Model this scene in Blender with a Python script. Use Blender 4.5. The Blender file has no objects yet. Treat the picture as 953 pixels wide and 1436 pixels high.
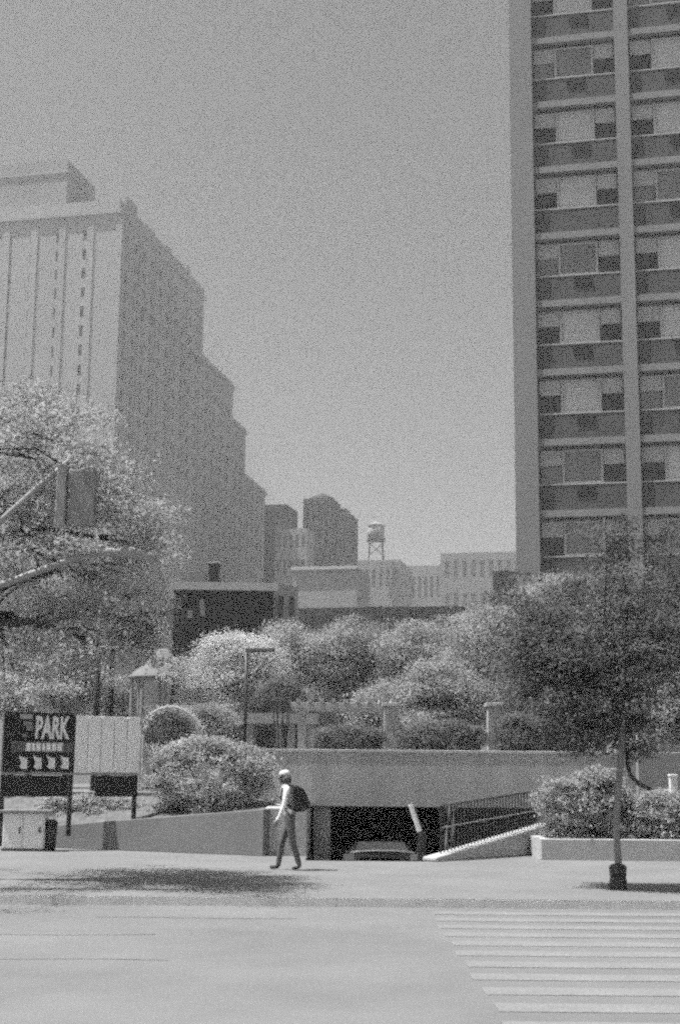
import bpy, math, random
import numpy as np
from mathutils import Vector, Matrix

random.seed(7)
rng = np.random.default_rng(11)
R = math.radians
sc = bpy.context.scene
col = sc.collection

# ------------------------------------------------------------------ camera
PITCH, ROLL, EYE = R(10.48), R(0.5), 1.65
cam_d = bpy.data.cameras.new('camera')
cam = bpy.data.objects.new('camera', cam_d)
col.objects.link(cam)
cam_d.sensor_fit = 'VERTICAL'
cam_d.sensor_height = 36.0
cam_d.sensor_width = 24.0
cam_d.lens = 50.0
cam_d.clip_end = 5000.0
cam.matrix_world = (Matrix.Translation((0, 0, EYE)) @ Matrix.Rotation(R(90) + PITCH, 4, 'X')
                    @ Matrix.Rotation(ROLL, 4, 'Z'))
sc.camera = cam

# ------------------------------------------------------------------ sky, sun, exposure
SUN_EL, SUN_AZ = R(67), R(-97)          # azimuth from +Y towards +X: left of the camera
world = bpy.data.worlds.new('World')
sc.world = world
world.use_nodes = True
wn, wl = world.node_tree.nodes, world.node_tree.links
wn.clear()
w_out = wn.new('ShaderNodeOutputWorld')
w_bg = wn.new('ShaderNodeBackground')
w_sky = wn.new('ShaderNodeTexSky')
w_sky.sky_type = 'NISHITA'
w_sky.sun_disc = False
w_sky.sun_elevation = SUN_EL
w_sky.sun_rotation = SUN_AZ
w_sky.air_density = 1.0
w_sky.dust_density = 4.0
w_sky.ozone_density = 1.0
w_bw = wn.new('ShaderNodeRGBToBW')        # the photograph is black and white
wl.new(w_sky.outputs[0], w_bw.inputs[0])
wl.new(w_bw.outputs[0], w_bg.inputs['Color'])
wl.new(w_bg.outputs[0], w_out.inputs['Surface'])
w_bg.inputs['Strength'].default_value = 0.053

sun_d = bpy.data.lights.new('sun', 'SUN')
sun_d.energy = 5.0
sun_d.angle = R(0.6)
sun_d.color = (1, 1, 1)
sun = bpy.data.objects.new('sun', sun_d)
col.objects.link(sun)
to_sun = Vector((math.cos(SUN_EL) * math.sin(SUN_AZ), math.cos(SUN_EL) * math.cos(SUN_AZ), math.sin(SUN_EL)))
sun.rotation_euler = to_sun.to_track_quat('Z', 'Y').to_euler()
sun.location = (-30, 20, 60)

sc.view_settings.view_transform = 'Standard'
sc.view_settings.look = 'None'
sc.view_settings.gamma = 1.0
sc.view_settings.exposure = 0.85
sc.view_settings.use_curve_mapping = False

sc.render.engine = 'CYCLES'
cy = sc.cycles
cy.max_bounces = 6
cy.diffuse_bounces = 3
cy.glossy_bounces = 2
cy.transmission_bounces = 3
cy.transparent_max_bounces = 6
cy.volume_bounces = 0
cy.use_denoising = False
cy.use_adaptive_sampling = True
cy.adaptive_threshold = 0.3           # keeps a fine film-like grain
cy.adaptive_min_samples = 10
cy.sample_clamp_indirect = 0.4
cy.pixel_filter_type = 'BLACKMAN_HARRIS'
cy.filter_width = 2.5

# ------------------------------------------------------------------ pixel -> place helper
F = 50.0 / 36.0 * 1436.0
CP, SP = math.cos(PITCH), math.sin(PITCH)
CR, SR = math.cos(ROLL), math.sin(ROLL)

def ray(px, py):
    x, y = px - 476.5, py - 718.0
    x, y = x * CR + y * SR, -x * SR + y * CR
    u, v = x / F, -y / F
    return (u, CP - v * SP, SP + v * CP)

def at(px, py, Y):
    r = ray(px, py)
    t = Y / r[1]
    return Vector((r[0] * t, Y, EYE + r[2] * t))

def hit(px, py, O, U):
    """where the sight line meets the upright plane through O along U: (metres along U, height)"""
    r = ray(px, py)
    det = -U[0] * r[1] + r[0] * U[1]
    u = (O[0] * r[1] - r[0] * O[1]) / det
    Y = O[1] + u * U[1]
    return u, EYE + Y / r[1] * r[2]

# ------------------------------------------------------------------ materials (all greys)
MATS = {}

def mat(name, v, rough=0.85, var=0.25, scale=3.0, fine=0.0, bump=0.0, bscale=40.0, spec=0.3, stretch=None, metal=0.0):
    if name in MATS:
        return MATS[name]
    m = bpy.data.materials.new(name)
    m.use_nodes = True
    n, l = m.node_tree.nodes, m.node_tree.links
    b = n['Principled BSDF']
    b.inputs['Roughness'].default_value = rough
    b.inputs['Specular IOR Level'].default_value = spec
    b.inputs['Metallic'].default_value = metal
    tc = n.new('ShaderNodeTexCoord')
    mp = n.new('ShaderNodeMapping')
    if stretch:
        mp.inputs['Scale'].default_value = stretch
    l.new(tc.outputs['Object'], mp.inputs['Vector'])
    nz = n.new('ShaderNodeTexNoise')
    nz.inputs['Scale'].default_value = scale
    nz.inputs['Detail'].default_value = 7
    nz.inputs['Roughness'].default_value = 0.65
    l.new(mp.outputs[0], nz.inputs['Vector'])
    mr = n.new('ShaderNodeMapRange')
    mr.inputs['From Min'].default_value = 0.3
    mr.inputs['From Max'].default_value = 0.7
    mr.inputs['To Min'].default_value = v * (1 - var)
    mr.inputs['To Max'].default_value = v * (1 + var)
    l.new(nz.outputs['Fac'], mr.inputs['Value'])
    out = mr.outputs[0]
    if fine > 0:
        n2 = n.new('ShaderNodeTexNoise')
        n2.inputs['Scale'].default_value = bscale
        n2.inputs['Detail'].default_value = 4
        l.new(tc.outputs['Object'], n2.inputs['Vector'])
        m2 = n.new('ShaderNodeMapRange')
        m2.inputs['From Min'].default_value = 0.3
        m2.inputs['From Max'].default_value = 0.7
        m2.inputs['To Min'].default_value = 1 - fine
        m2.inputs['To Max'].default_value = 1 + fine
        l.new(n2.outputs['Fac'], m2.inputs['Value'])
        mu = n.new('ShaderNodeMath')
        mu.operation = 'MULTIPLY'
        l.new(out, mu.inputs[0])
        l.new(m2.outputs[0], mu.inputs[1])
        out = mu.outputs[0]
    l.new(out, b.inputs['Base Color'])
    if bump > 0:
        n3 = n.new('ShaderNodeTexNoise')
        n3.inputs['Scale'].default_value = bscale
        n3.inputs['Detail'].default_value = 5
        l.new(tc.outputs['Object'], n3.inputs['Vector'])
        bp = n.new('ShaderNodeBump')
        bp.inputs['Strength'].default_value = bump
        bp.inputs['Distance'].default_value = 0.02
        l.new(n3.outputs['Fac'], bp.inputs['Height'])
        l.new(bp.outputs[0], b.inputs['Normal'])
    MATS[name] = m
    return m

def leafmat(name, v, trans=0.35, var=0.35, scale=1.2):
    if name in MATS:
        return MATS[name]
    m = mat(name, v, rough=0.75, var=var, scale=scale, spec=0.12)
    n, l = m.node_tree.nodes, m.node_tree.links
    b = n['Principled BSDF']
    tr = n.new('ShaderNodeBsdfTranslucent')
    src = b.inputs['Base Color'].links[0].from_socket
    l.new(src, tr.inputs['Color'])
    mx = n.new('ShaderNodeMixShader')
    mx.inputs[0].default_value = trans
    l.new(b.outputs[0], mx.inputs[1])
    l.new(tr.outputs[0], mx.inputs[2])
    l.new(mx.outputs[0], n['Material Output'].inputs['Surface'])
    return m

M_ASPHALT = mat('asphalt', 0.152, var=0.16, scale=0.35, fine=0.10, bump=0.4, bscale=55)
M_WALK = mat('sidewalk_concrete', 0.16, var=0.14, scale=0.5, fine=0.06, bump=0.2, bscale=40)
M_PAINT = mat('road_paint', 0.187, var=0.16, scale=1.6, fine=0.22, bscale=30)
M_SEAM = mat('seam_tar', 0.17, var=0.25, scale=6)
M_KERB = mat('kerb_stone', 0.58, var=0.15, scale=2)  # colour lightened to offset the shade on the kerb's street face
M_CONC = mat('wall_concrete', 0.37, var=0.16, scale=1.2, stretch=(1.6, 1, 0.35), fine=0.05, bump=0.15, bscale=30)
M_CONC_L = mat('pale_concrete', 0.40, var=0.12, scale=1.4, fine=0.05, bscale=30)
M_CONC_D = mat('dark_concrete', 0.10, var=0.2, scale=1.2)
M_BLACK = mat('black_paint', 0.012, rough=0.5, var=0.2, scale=3)
M_DARKM = mat('dark_metal', 0.03, rough=0.45, var=0.3, scale=6)
M_GREYM = mat('grey_metal', 0.25, rough=0.5, var=0.2, scale=6)
M_ARM = mat('pale_metal', 0.27, rough=0.5, var=0.12, scale=4)
M_WHITE = mat('white_paint', 0.75, rough=0.5, var=0.06, scale=2, fine=0.03)
M_PANEL = mat('white_panel', 0.82, rough=0.6, var=0.10, scale=1.5, stretch=(3, 3, 0.6))
M_SOIL = mat('soil', 0.12, var=0.35, scale=5, fine=0.2, bump=0.5, bscale=20)
M_BARK = mat('dark_bark', 0.05, var=0.4, scale=8, stretch=(4, 4, 1), bump=0.5, bscale=25)
M_BARKL = mat('pale_bark', 0.34, var=0.3, scale=8, stretch=(4, 4, 1), bump=0.4, bscale=25)
M_BARKM = mat('grey_bark', 0.2, var=0.4, scale=8, stretch=(4, 4, 1), bump=0.4, bscale=25)
M_STONE_L = mat('tower_stone', 0.29, var=0.12, scale=0.12, stretch=(1, 1, 0.25))
M_STONE_M = mat('block_stone', 0.23, var=0.15, scale=0.15, stretch=(1, 1, 0.3))
M_STONE_D = mat('dark_brick', 0.03, var=0.2, scale=0.2)
M_STONE_H = mat('far_pale_stone', 0.24, var=0.12, scale=0.15)
M_WIN = mat('window_glass', 0.03, rough=0.15, var=0.3, scale=0.6, spec=0.5)
M_WIN2 = mat('curtained_glass', 0.17, rough=0.25, var=0.25, scale=0.9, spec=0.5)
M_WIN3 = mat('blind_behind_glass', 0.42, rough=0.3, var=0.12, scale=0.9, spec=0.5)
M_WINH = mat('hazy_glass', 0.19, rough=0.3, var=0.2, scale=0.5)
M_WINT = mat('tower_glass', 0.16, rough=0.3, var=0.4, scale=0.1)
M_LOWW = mat('low_wall_concrete', 0.17, var=0.14, scale=0.9, fine=0.06, bump=0.15, bscale=30)
M_SPAN = mat('spandrel_brick', 0.072, var=0.18, scale=1.5, fine=0.12, bscale=14)
M_FRAME = mat('pale_frame', 0.36, var=0.1, scale=2)
M_FACADE = mat('facade_panel', 0.27, var=0.12, scale=0.6)
M_TCONC = mat('tower_concrete', 0.20, var=0.10, scale=0.4, stretch=(1, 1, 0.3))
M_SLAB = mat('slab_concrete', 0.21, var=0.15, scale=0.9)
M_DARKB = mat('dark_cladding', 0.004, rough=0.7, var=0.3, scale=0.4)
M_ROOF = mat('cone_roof', 0.16, var=0.12, scale=1.0, fine=0.08, bscale=12)

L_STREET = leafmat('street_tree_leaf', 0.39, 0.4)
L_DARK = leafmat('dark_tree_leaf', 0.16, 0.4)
L_PLAZA = leafmat('plaza_tree_leaf', 0.36, 0.4)
L_BUSH = leafmat('bush_leaf', 0.42, 0.4)
L_PALE = leafmat('pale_leaf', 0.46, 0.45)
L_DOME = leafmat('feathery_leaf', 0.58, 0.45)
L_HEDGE = leafmat('hedge_leaf', 0.18, 0.35)

# ------------------------------------------------------------------ mesh builder
class MB:
    def __init__(self):
        self.v, self.f, self.m = [], [], []

    def face(self, pts, mi=0):
        i = len(self.v)
        self.v += [tuple(p) for p in pts]
        self.f.append(tuple(range(i, i + len(pts))))
        self.m.append(mi)

    def box(self, x0, x1, y0, y1, z0, z1, mi=0):
        i = len(self.v)
        self.v += [(x0, y0, z0), (x1, y0, z0), (x1, y1, z0), (x0, y1, z0),
                   (x0, y0, z1), (x1, y0, z1), (x1, y1, z1), (x0, y1, z1)]
        for q in ((3, 2, 1, 0), (4, 5, 6, 7), (0, 1, 5, 4), (1, 2, 6, 5), (2, 3, 7, 6), (3, 0, 4, 7)):
            self.f.append(tuple(i + k for k in q))
            self.m.append(mi)
        return self

    def hexa(self, b, t, mi=0):
        """8 corners: bottom four, top four"""
        i = len(self.v)
        self.v += [tuple(p) for p in b] + [tuple(p) for p in t]
        for q in ((3, 2, 1, 0), (4, 5, 6, 7), (0, 1, 5, 4), (1, 2, 6, 5), (2, 3, 7, 6), (3, 0, 4, 7)):
            self.f.append(tuple(i + k for k in q))
            self.m.append(mi)
        return self

    def bar(self, p, q, w, h=None, mi=0, z1=None, z2=None):
        """wall-like bar between two plan points; w thickness"""
        p, q = Vector(p), Vector(q)
        d = (q - p)
        d.z = 0
        n = Vector((-d.y, d.x, 0)).normalized() * w * 0.5
        b = [p - n, q - n, q + n, p + n]
        t = [b[0] + Vector((0, 0, z1)), b[1] + Vector((0, 0, z2)), b[2] + Vector((0, 0, z2)), b[3] + Vector((0, 0, z1))]
        return self.hexa(b, t, mi)

    def tube(self, pts, rad, n=8, mi=0, cap=True):
        pts = [Vector(p) for p in pts]
        if not isinstance(rad, (list, tuple)):
            rad = [rad] * len(pts)
        rings = []
        for k, p in enumerate(pts):
            d = pts[min(k + 1, len(pts) - 1)] - pts[max(k - 1, 0)]
            if d.length < 1e-9:
                d = Vector((0, 0, 1))
            d.normalize()
            a = d.cross(Vector((0, 0, 1)))
            if a.length < 0.1:
                a = d.cross(Vector((1, 0, 0)))
            a.normalize()
            b = d.cross(a)
            i = len(self.v)
            for j in range(n):
                t = 2 * math.pi * j / n
                self.v.append(tuple(p + (a * math.cos(t) + b * math.sin(t)) * rad[k]))
            rings.append(i)
        for a0, b0 in zip(rings, rings[1:]):
            for j in range(n):
                self.f.append((a0 + j, a0 + (j + 1) % n, b0 + (j + 1) % n, b0 + j))
                self.m.append(mi)
        if cap:
            self.f.append(tuple(rings[0] + j for j in reversed(range(n))))
            self.f.append(tuple(rings[-1] + j for j in range(n)))
            self.m += [mi, mi]
        return self

    def lathe(self, prof, n=24, c=(0, 0), mi=0):
        rings = []
        for r, z in prof:
            i = len(self.v)
            for j in range(n):
                t = 2 * math.pi * j / n
                self.v.append((c[0] + r * math.cos(t), c[1] + r * math.sin(t), z))
            rings.append(i)
        for a0, b0 in zip(rings, rings[1:]):
            for j in range(n):
                self.f.append((a0 + j, a0 + (j + 1) % n, b0 + (j + 1) % n, b0 + j))
                self.m.append(mi)
        self.f.append(tuple(rings[0] + j for j in reversed(range(n))))
        self.f.append(tuple(rings[-1] + j for j in range(n)))
        self.m += [mi, mi]
        return self

    def facade(self, O, U, I, W, z0, z1, us, zs, rec, mi=0):
        """wall with recessed openings; O foot corner, U along, I inward"""
        O, U, I = Vector(O), Vector(U), Vector(I)
        ub = sorted({0.0, W} | {x for s in us for x in s})
        zb = sorted({z0, z1} | {x for s in zs for x in s})
        su = {(round(a, 4)) for a, b in us}
        sz = {(round(a, 4)) for a, b in zs}
        def pt(u, z, d=0.0):
            p = O + U * u + I * d
            return (p.x, p.y, z)
        for a, b in zip(ub, ub[1:]):
            for c, d in zip(zb, zb[1:]):
                if round(a, 4) in su and round(c, 4) in sz:
                    self.face([pt(a, c), pt(b, c), pt(b, c, rec), pt(a, c, rec)], mi)
                    self.face([pt(a, d), pt(b, d), pt(b, d, rec), pt(a, d, rec)], mi)
                    self.face([pt(a, c), pt(a, d), pt(a, d, rec), pt(a, c, rec)], mi)
                    self.face([pt(b, c), pt(b, d), pt(b, d, rec), pt(b, c, rec)], mi)
                else:
                    self.face([pt(a, c), pt(b, c), pt(b, d), pt(a, d)], mi)
        return self

    def mesh(self, name, mats, smooth=False):
        me = bpy.data.meshes.new(name)
        me.from_pydata(self.v, [], self.f)
        if not isinstance(mats, (list, tuple)):
            mats = [mats]
        for m in mats:
            me.materials.append(m)
        if len(mats) > 1:
            me.polygons.foreach_set('material_index', self.m)
        if smooth:
            me.polygons.foreach_set('use_smooth', [True] * len(me.polygons))
        me.update()
        return me

    def build(self, name, mats, parent=None, smooth=False, bevel=0.0):
        o = bpy.data.objects.new(name, self.mesh(name, mats, smooth))
        col.objects.link(o)
        o.parent = parent
        if bevel > 0:
            b = o.modifiers.new('bevel', 'BEVEL')
            b.width = bevel
            b.segments = 2
            b.limit_method = 'ANGLE'
        return o

def inst(name, me, parent, loc=(0, 0, 0), rz=0.0, scale=(1, 1, 1)):
    o = bpy.data.objects.new(name, me)
    col.objects.link(o)
    o.parent = parent
    o.location = loc
    o.rotation_euler = (0, 0, rz)
    o.scale = scale
    return o

def tag(o, label=None, cat=None, group=None, kind=None):
    if label:
        o['label'] = label
    if cat:
        o['category'] = cat
    if group:
        o['group'] = group
    if kind:
        o['kind'] = kind
    return o

def thing(name, label, cat, loc=(0, 0, 0), rz=0.0, group=None):
    o = bpy.data.objects.new(name, None)
    col.objects.link(o)
    o.empty_display_size = 0.3
    o.location = loc
    o.rotation_euler = (0, 0, rz)
    return tag(o, label, cat, group)

# ================================================================== THE SETTING
# ground sheet with the garage pit left open
HX0, HX1, HY0, HY1 = -0.95, 5.1, 28.9, 53.0
m = MB()
G = 1000.0
for x0, x1, y0, y1 in ((-G, G, -G, HY0), (-G, HX0, HY0, HY1), (HX1, G, HY0, HY1), (-G, G, HY1, G)):
    m.face([(x0, y0, -0.14), (x1, y0, -0.14), (x1, y1, -0.14), (x0, y1, -0.14)])
tag(m.build('ground', M_ASPHALT), kind='structure')

# road
m = MB()
KY = 19.94
m.face([(-80, -14, -0.11), (80, -14, -0.11), (80, KY, -0.11), (-80, KY, -0.11)])
road = tag(m.build('road', M_ASPHALT), kind='structure')
# crosswalk: bars run along the traffic, spaced 0.85 m
bar_me = MB()
bar_me.face([(0, 0, 0), (3.9, 0, 0), (3.9, 0.42, 0), (0, 0.42, 0)])
bar_me = bar_me.mesh('crosswalk_bar', M_PAINT)
for k in range(14):
    y = 7.9 + 0.853 * k
    if y + 0.42 < KY - 0.05:
        inst('crosswalk_bar', bar_me, road, (1.24 + random.uniform(-0.04, 0.04), y, -0.106))
# tar-filled seams in the asphalt
for pts in ([(-6, 16.2), (-4.2, 16.3), (-3.1, 16.25), (-2.0, 16.4)], [(-4.6, 14.2), (-3.5, 14.15), (-2.3, 14.25), (-1.6, 14.2)],
            [(-3.0, 18.3), (-2.2, 18.32), (-1.4, 18.24), (-0.5, 18.3)]):
    s = MB()
    for (a, b), (c, d) in zip(pts, pts[1:]):
        s.face([(a, b - 0.02, -0.106), (c, d - 0.02, -0.106), (c, d + 0.02, -0.106), (a, b + 0.02, -0.106)])
    s.build('tar_seam', M_SEAM, road)

# kerb
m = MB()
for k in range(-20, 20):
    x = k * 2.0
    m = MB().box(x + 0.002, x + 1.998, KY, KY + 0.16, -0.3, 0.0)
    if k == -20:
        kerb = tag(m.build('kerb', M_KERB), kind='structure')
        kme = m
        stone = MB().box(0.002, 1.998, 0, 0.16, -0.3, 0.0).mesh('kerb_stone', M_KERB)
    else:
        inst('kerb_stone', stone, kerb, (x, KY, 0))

# sidewalk, cut round the ramp mouth
RX0, RX1 = -0.62, 1.80                   # ramp mouth
RY = 28.55
PX1, PY1 = 4.60, 32.0                    # far end of the ramp parapet
m = MB()
S0 = KY + 0.012
SZ = 0.004
m.face([(-40, S0, SZ), (RX0, S0, SZ), (RX0, 36, SZ), (-40, 36, SZ)])
m.face([(RX0, S0, SZ), (RX1, S0, SZ), (RX1, RY, SZ), (RX0, RY, SZ)])
m.face([(RX1, S0, SZ), (40, S0, SZ), (40, 36, SZ), (PX1, 36, SZ), (PX1, PY1, SZ), (RX1, RY, SZ)])
tag(m.build('sidewalk', M_WALK), kind='structure')

# ramp and garage room under the plaza
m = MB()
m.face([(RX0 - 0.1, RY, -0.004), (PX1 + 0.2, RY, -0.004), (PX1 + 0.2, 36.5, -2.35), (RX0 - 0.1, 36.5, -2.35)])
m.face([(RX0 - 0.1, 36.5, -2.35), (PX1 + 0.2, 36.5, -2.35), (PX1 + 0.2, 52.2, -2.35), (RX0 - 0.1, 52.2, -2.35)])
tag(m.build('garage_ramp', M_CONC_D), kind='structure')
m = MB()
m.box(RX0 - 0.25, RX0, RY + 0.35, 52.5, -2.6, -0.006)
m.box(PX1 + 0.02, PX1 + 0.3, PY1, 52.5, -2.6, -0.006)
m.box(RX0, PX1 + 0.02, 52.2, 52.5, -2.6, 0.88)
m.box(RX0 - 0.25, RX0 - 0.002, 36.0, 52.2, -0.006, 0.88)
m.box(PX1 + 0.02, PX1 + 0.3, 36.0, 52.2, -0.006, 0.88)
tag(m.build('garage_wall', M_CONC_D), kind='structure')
# plaza deck over the garage
m = MB()
m.box(-34, 36, 34.75, 60, 0.9, 1.2)
tag(m.build('plaza_deck', M_WALK), kind='structure')

# planting bed behind the low wall
LW0, LW1 = Vector((-6.75, 32.9, 0)), Vector((-1.45, 30.05, 0))
m = MB()
nx, ny = 24, 10
def bedpt(i, j):
    s, t = i / nx, j / ny
    a = LW0.lerp(LW1, s) + Vector((0.05, 0.12, 0))
    b = Vector((-9 + s * 7.5, 35.0, 0))
    p = a.lerp(b, t)
    z = (0.36 + 0.46 * s) * (1 - t) + 1.15 * t + random.uniform(-0.03, 0.03)
    return (p.x, p.y, z)
g = [[bedpt(i, j) for j in range(ny + 1)] for i in range(nx + 1)]
for i in range(nx):
    for j in range(ny):
        m.face([g[i][j], g[i + 1][j], g[i + 1][j + 1], g[i][j + 1]])
tag(m.build('planting_bed', M_SOIL), kind='structure')
m = MB()
m.face([(-40, 33.0, 0.05), (-6.8, 33.0, 0.36), (-9, 35.0, 1.15), (-40, 35.0, 1.15)])
tag(m.build('lawn_slope', M_SOIL), kind='structure')

# ================================================================== WALLS AND RAMP
m = MB()
m.bar(LW0, LW1, 0.26, z1=0.45, z2=0.95)
tag(m.build('low_wall', M_LOWW, bevel=0.02), 'low concrete retaining wall with sloping top below the leafy bush', 'wall')
m = MB()
m.box(-1.52, RX0 - 0.003, 30.15, 34.15, 0.0, 0.97)
tag(m.build('ramp_abutment', M_CONC, bevel=0.02), 'concrete abutment block left of the dark garage opening', 'wall')

t = thing('bridge_wall', 'long plain concrete wall spanning over the dark garage opening', 'wall', (0, 0, 0))
m = MB()
m.box(-3.6, 8.6, 34.2, 34.7, 0.93, 2.17)
m.build('wall_face', M_CONC, t)
m = MB()
m.box(-3.65, 8.65, 34.185, 34.72, 2.172, 2.25)
m.build('coping', M_CONC_L, t, bevel=0.01)
m = MB()
m.box(PX1 + 0.1, 8.6, 34.22, 34.68, 0.0, 0.928)
m.build('wall_base', M_CONC, t)
m = MB()
m.box(-3.6, -1.5, 34.22, 34.68, 0.0, 0.928)
m.build('wall_base', M_CONC, t)

m = MB()
m.box(-0.56, -0.16, 34.3, 34.66, -1.9, 0.926)
tag(m.build('garage_pillar', M_CONC, bevel=0.02), 'shaded concrete pillar at left edge of the garage opening', 'pillar')

m = MB()
m.bar((RX1, RY, 0), (PX1, PY1, 0), 0.34, z1=0.09, z2=0.66)
tag(m.build('ramp_parapet', M_CONC_L, bevel=0.03), 'pale sloping parapet along the right side of the garage ramp', 'wall')

# railing on the parapet
rail = thing('ramp_railing', 'dark picket railing on top of the sloping ramp parapet', 'railing', (0, 0, 0))
p0, p1 = Vector((RX1 + 0.25, RY + 0.31, 0)), Vector((PX1 + 0.02, PY1 + 0.02, 0))
N = 34
tops = []
pk = MB().box(-0.011, 0.011, -0.011, 0.011, 0, 1).mesh('picket', M_DARKM)
for k in range(N + 1):
    s = k / N
    p = p0.lerp(p1, s)
    zb = 0.13 + (0.66 - 0.13) * s
    zt = 1.06 + 0.32 * s
    inst('picket', pk, rail, (p.x, p.y, zb), R(50), (1, 1, zt - zb))
    tops.append((p.x, p.y, zt))
MB().tube([tops[0], tops[-1]], 0.02, 6).build('top_rail', M_DARKM, rail)
MB().tube([(a, b, c - 0.42) for a, b, c in (tops[0], tops[-1])], 0.016, 6).build('middle_rail', M_GREYM, rail)

# barrier post and leaning pole at the ramp mouth
p = at(588, 1166, 29.2)
t = thing('barrier_arm', 'raised white barrier arm on dark post in the garage mouth', 'barrier', (p.x + 0.05, 29.2, 0))
q = at(575, 1128, 29.2)
MB().tube([(-0.05, 0, p.z), (q.x - p.x - 0.05, 0, q.z)], [0.058, 0.05], 10).build('arm', M_WHITE, t)
MB().box(-0.09, 0.07, -0.08, 0.08, -0.4, p.z - 0.01).build('post', M_DARKM, t, bevel=0.01)
MB().box(-0.13, 0.11, -0.11, 0.11, -0.45, -0.02).build('base', M_DARKM, t)
t = thing('leaning_post', 'thin double grey metal post leaning beside the ramp railing', 'post', (2.22, 29.5, 0.02))
for dx in (-0.055, 0.055):
    MB().tube([(dx, 0, 0), (dx + 0.12, 0, 1.1)], 0.02, 8).build('tube', M_GREYM, t)
for z in (0.35, 0.95):
    MB().box(-0.05 + 0.11 * z, 0.05 + 0.11 * z, -0.012, 0.012, z - 0.02, z + 0.02).build('rung', M_GREYM, t)

# ================================================================== BUILDINGS
TH = R(12.5)
GB = Vector((math.cos(TH), -math.sin(TH), 0))
GA = Vector((math.sin(TH), math.cos(TH), 0))

# ---- right apartment tower
O = at(719, 430, 60.0)
tower = thing('apartment_tower', 'tall concrete apartment tower with dark spandrels at right edge', 'building', (O.x, O.y, 0), -TH)
FH = 3.13
SLAB0 = hit(800, 146, O, GB)[1]           # underside reference of one light slab edge
SLAB0 = SLAB0 - math.floor(SLAB0 / FH) * FH
u1 = hit(750, 400, O, GB)[0]
u2 = hit(867, 300, O, GB)[0]
u3 = hit(887, 300, O, GB)[0]
BW = u2 - u1
NF = 15
ztop = SLAB0 + FH * NF
MB().box(-0.02, u1, 0, 14.0, 0, ztop).build('corner_pier', M_TCONC, tower)
MB().box(u1, 22, 0.62, 13.9, 0, ztop - 0.05).build('wall', M_FACADE, tower)
cw = u3 - u2
us = [u1]
for b in range(3):
    x = u1 + BW + (BW + cw) * b
    MB().box(x, x + cw, 0.04, 0.6, 0, ztop).build('column', M_TCONC, tower)
    us.append(x + cw)
slab_me = MB().box(0, BW, 0.10, 0.60, 0, 0.30).mesh('slab_edge', M_SLAB)
span_me = MB().box(0, BW, 0.24, 0.55, 0, 1.10).mesh('spandrel', M_SPAN)
vent_me = MB().box(0, 0.78, 0.20, 0.30, 0, 0.42).mesh('vent', M_BLACK)
lint_me = MB().box(0, BW, 0.40, 0.61, 0, 0.12).mesh('lintel', M_SLAB)
sill_me = MB().box(0, BW, 0.22, 0.6, 0, 0.06).mesh('sill', M_FRAME)
# window band between spandrel top and the slab above
WH = FH - 0.30 - 1.10
zb = [0.10, 0.82]                          # low dark light beside the big pane
def frame_mesh():
    f = MB()
    w = BW
    a, b = 0.27 * w, 0.74 * w
    f.box(a, a + 0.10, 0.36, 0.58, 0.07, WH - 0.16)
    f.box(b - 0.10, b, 0.36, 0.58, 0.07, WH - 0.16)
    f.box(a + 0.10, b - 0.10, 0.36, 0.58, 0.07, 0.17)
    f.box(a + 0.10, b - 0.10, 0.38, 0.58, WH - 0.24, WH - 0.16)
    f.box(0.06, a - 0.02, 0.42, 0.58, 0.90, WH - 0.16)
    f.box(b + 0.02, w - 0.06, 0.42, 0.58, 0.90, WH - 0.16)
    return f.mesh('window', M_FRAME)
win_me = frame_mesh()
pane_side = MB().box(0, 0.27 * BW - 0.14, 0.5, 0.56, 0, 0.80)
pane_mid = MB().box(0, 0.47 * BW - 0.21, 0.44, 0.5, 0, WH - 0.41)
side_mes = [pane_side.mesh('pane', mm) for mm in (M_WIN, M_WIN, M_WIN2)]
mid_mes = [pane_mid.mesh('pane', mm) for mm in (M_WIN2, M_WIN3, M_WIN3, M_WIN2)]
fl = [0, 1, 1, 0, 0, 2, 1, 0, 2, 1, 0, 1, 0, 2, 1]
for k in range(2, NF):
    z = SLAB0 + FH * k
    for b in range(3):
        x = us[b]
        inst('slab_edge', slab_me, tower, (x, 0, z))
        inst('spandrel', span_me, tower, (x, 0, z + 0.301))
        inst('sill', sill_me, tower, (x, 0, z + 1.402))
        w = inst('window', win_me, tower, (x, 0, z + 1.40))
        for px_, me in ((0.09, side_mes[(k * 2 + b) % 3]), (0.74 * BW + 0.05, side_mes[(k + b) % 2]),):
            inst('pane', me, w, (px_, 0, 0.08))
        inst('pane', mid_mes[(fl[k] + b * (k % 3)) % 4], w, (0.27 * BW + 0.105, 0, 0.171))
        if (k + b) % 5 != 3:
            inst('vent', vent_me, tower, (x + 0.44 * BW + 0.2 * math.sin(k * 3.1), 0, z + 0.90))

# ---- left high tower (stone, many storeys)
C = at(168, 300, 205.0)
lt = thing('stone_tower', 'hazy pale stone tower with stepped top at upper left', 'building', (C.x, C.y, 0), -TH)
Z1, Z2 = 88.0, 95.5
Wm, Dm = 58.0, hit(286, 430, C, GA)[0]
def grid_cuts(n, W, w, off=0.0):
    st = W / n
    return [(off + st * i + (st - w) / 2, off + st * i + (st + w) / 2) for i in range(n)]
zs = [(z, z + 1.7) for z in np.arange(42.0, 84.0, 3.05)]
usf = grid_cuts(12, Wm - 6, 1.25, 3.0)
uss = grid_cuts(10, Dm - 3, 1.25, 1.5)
m = MB()
m.facade((-Wm, 0, 0), (1, 0, 0), (0, 1, 0), Wm, 0, Z1, usf, zs, 0.35)
m.facade((0, 0, 0), (0, 1, 0), (-1, 0, 0), Dm, 0, Z1, uss, zs, 0.35)
m.face([(-Wm, 0, 0), (-Wm, Dm, 0), (-Wm, Dm, Z1), (-Wm, 0, Z1)])
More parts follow.
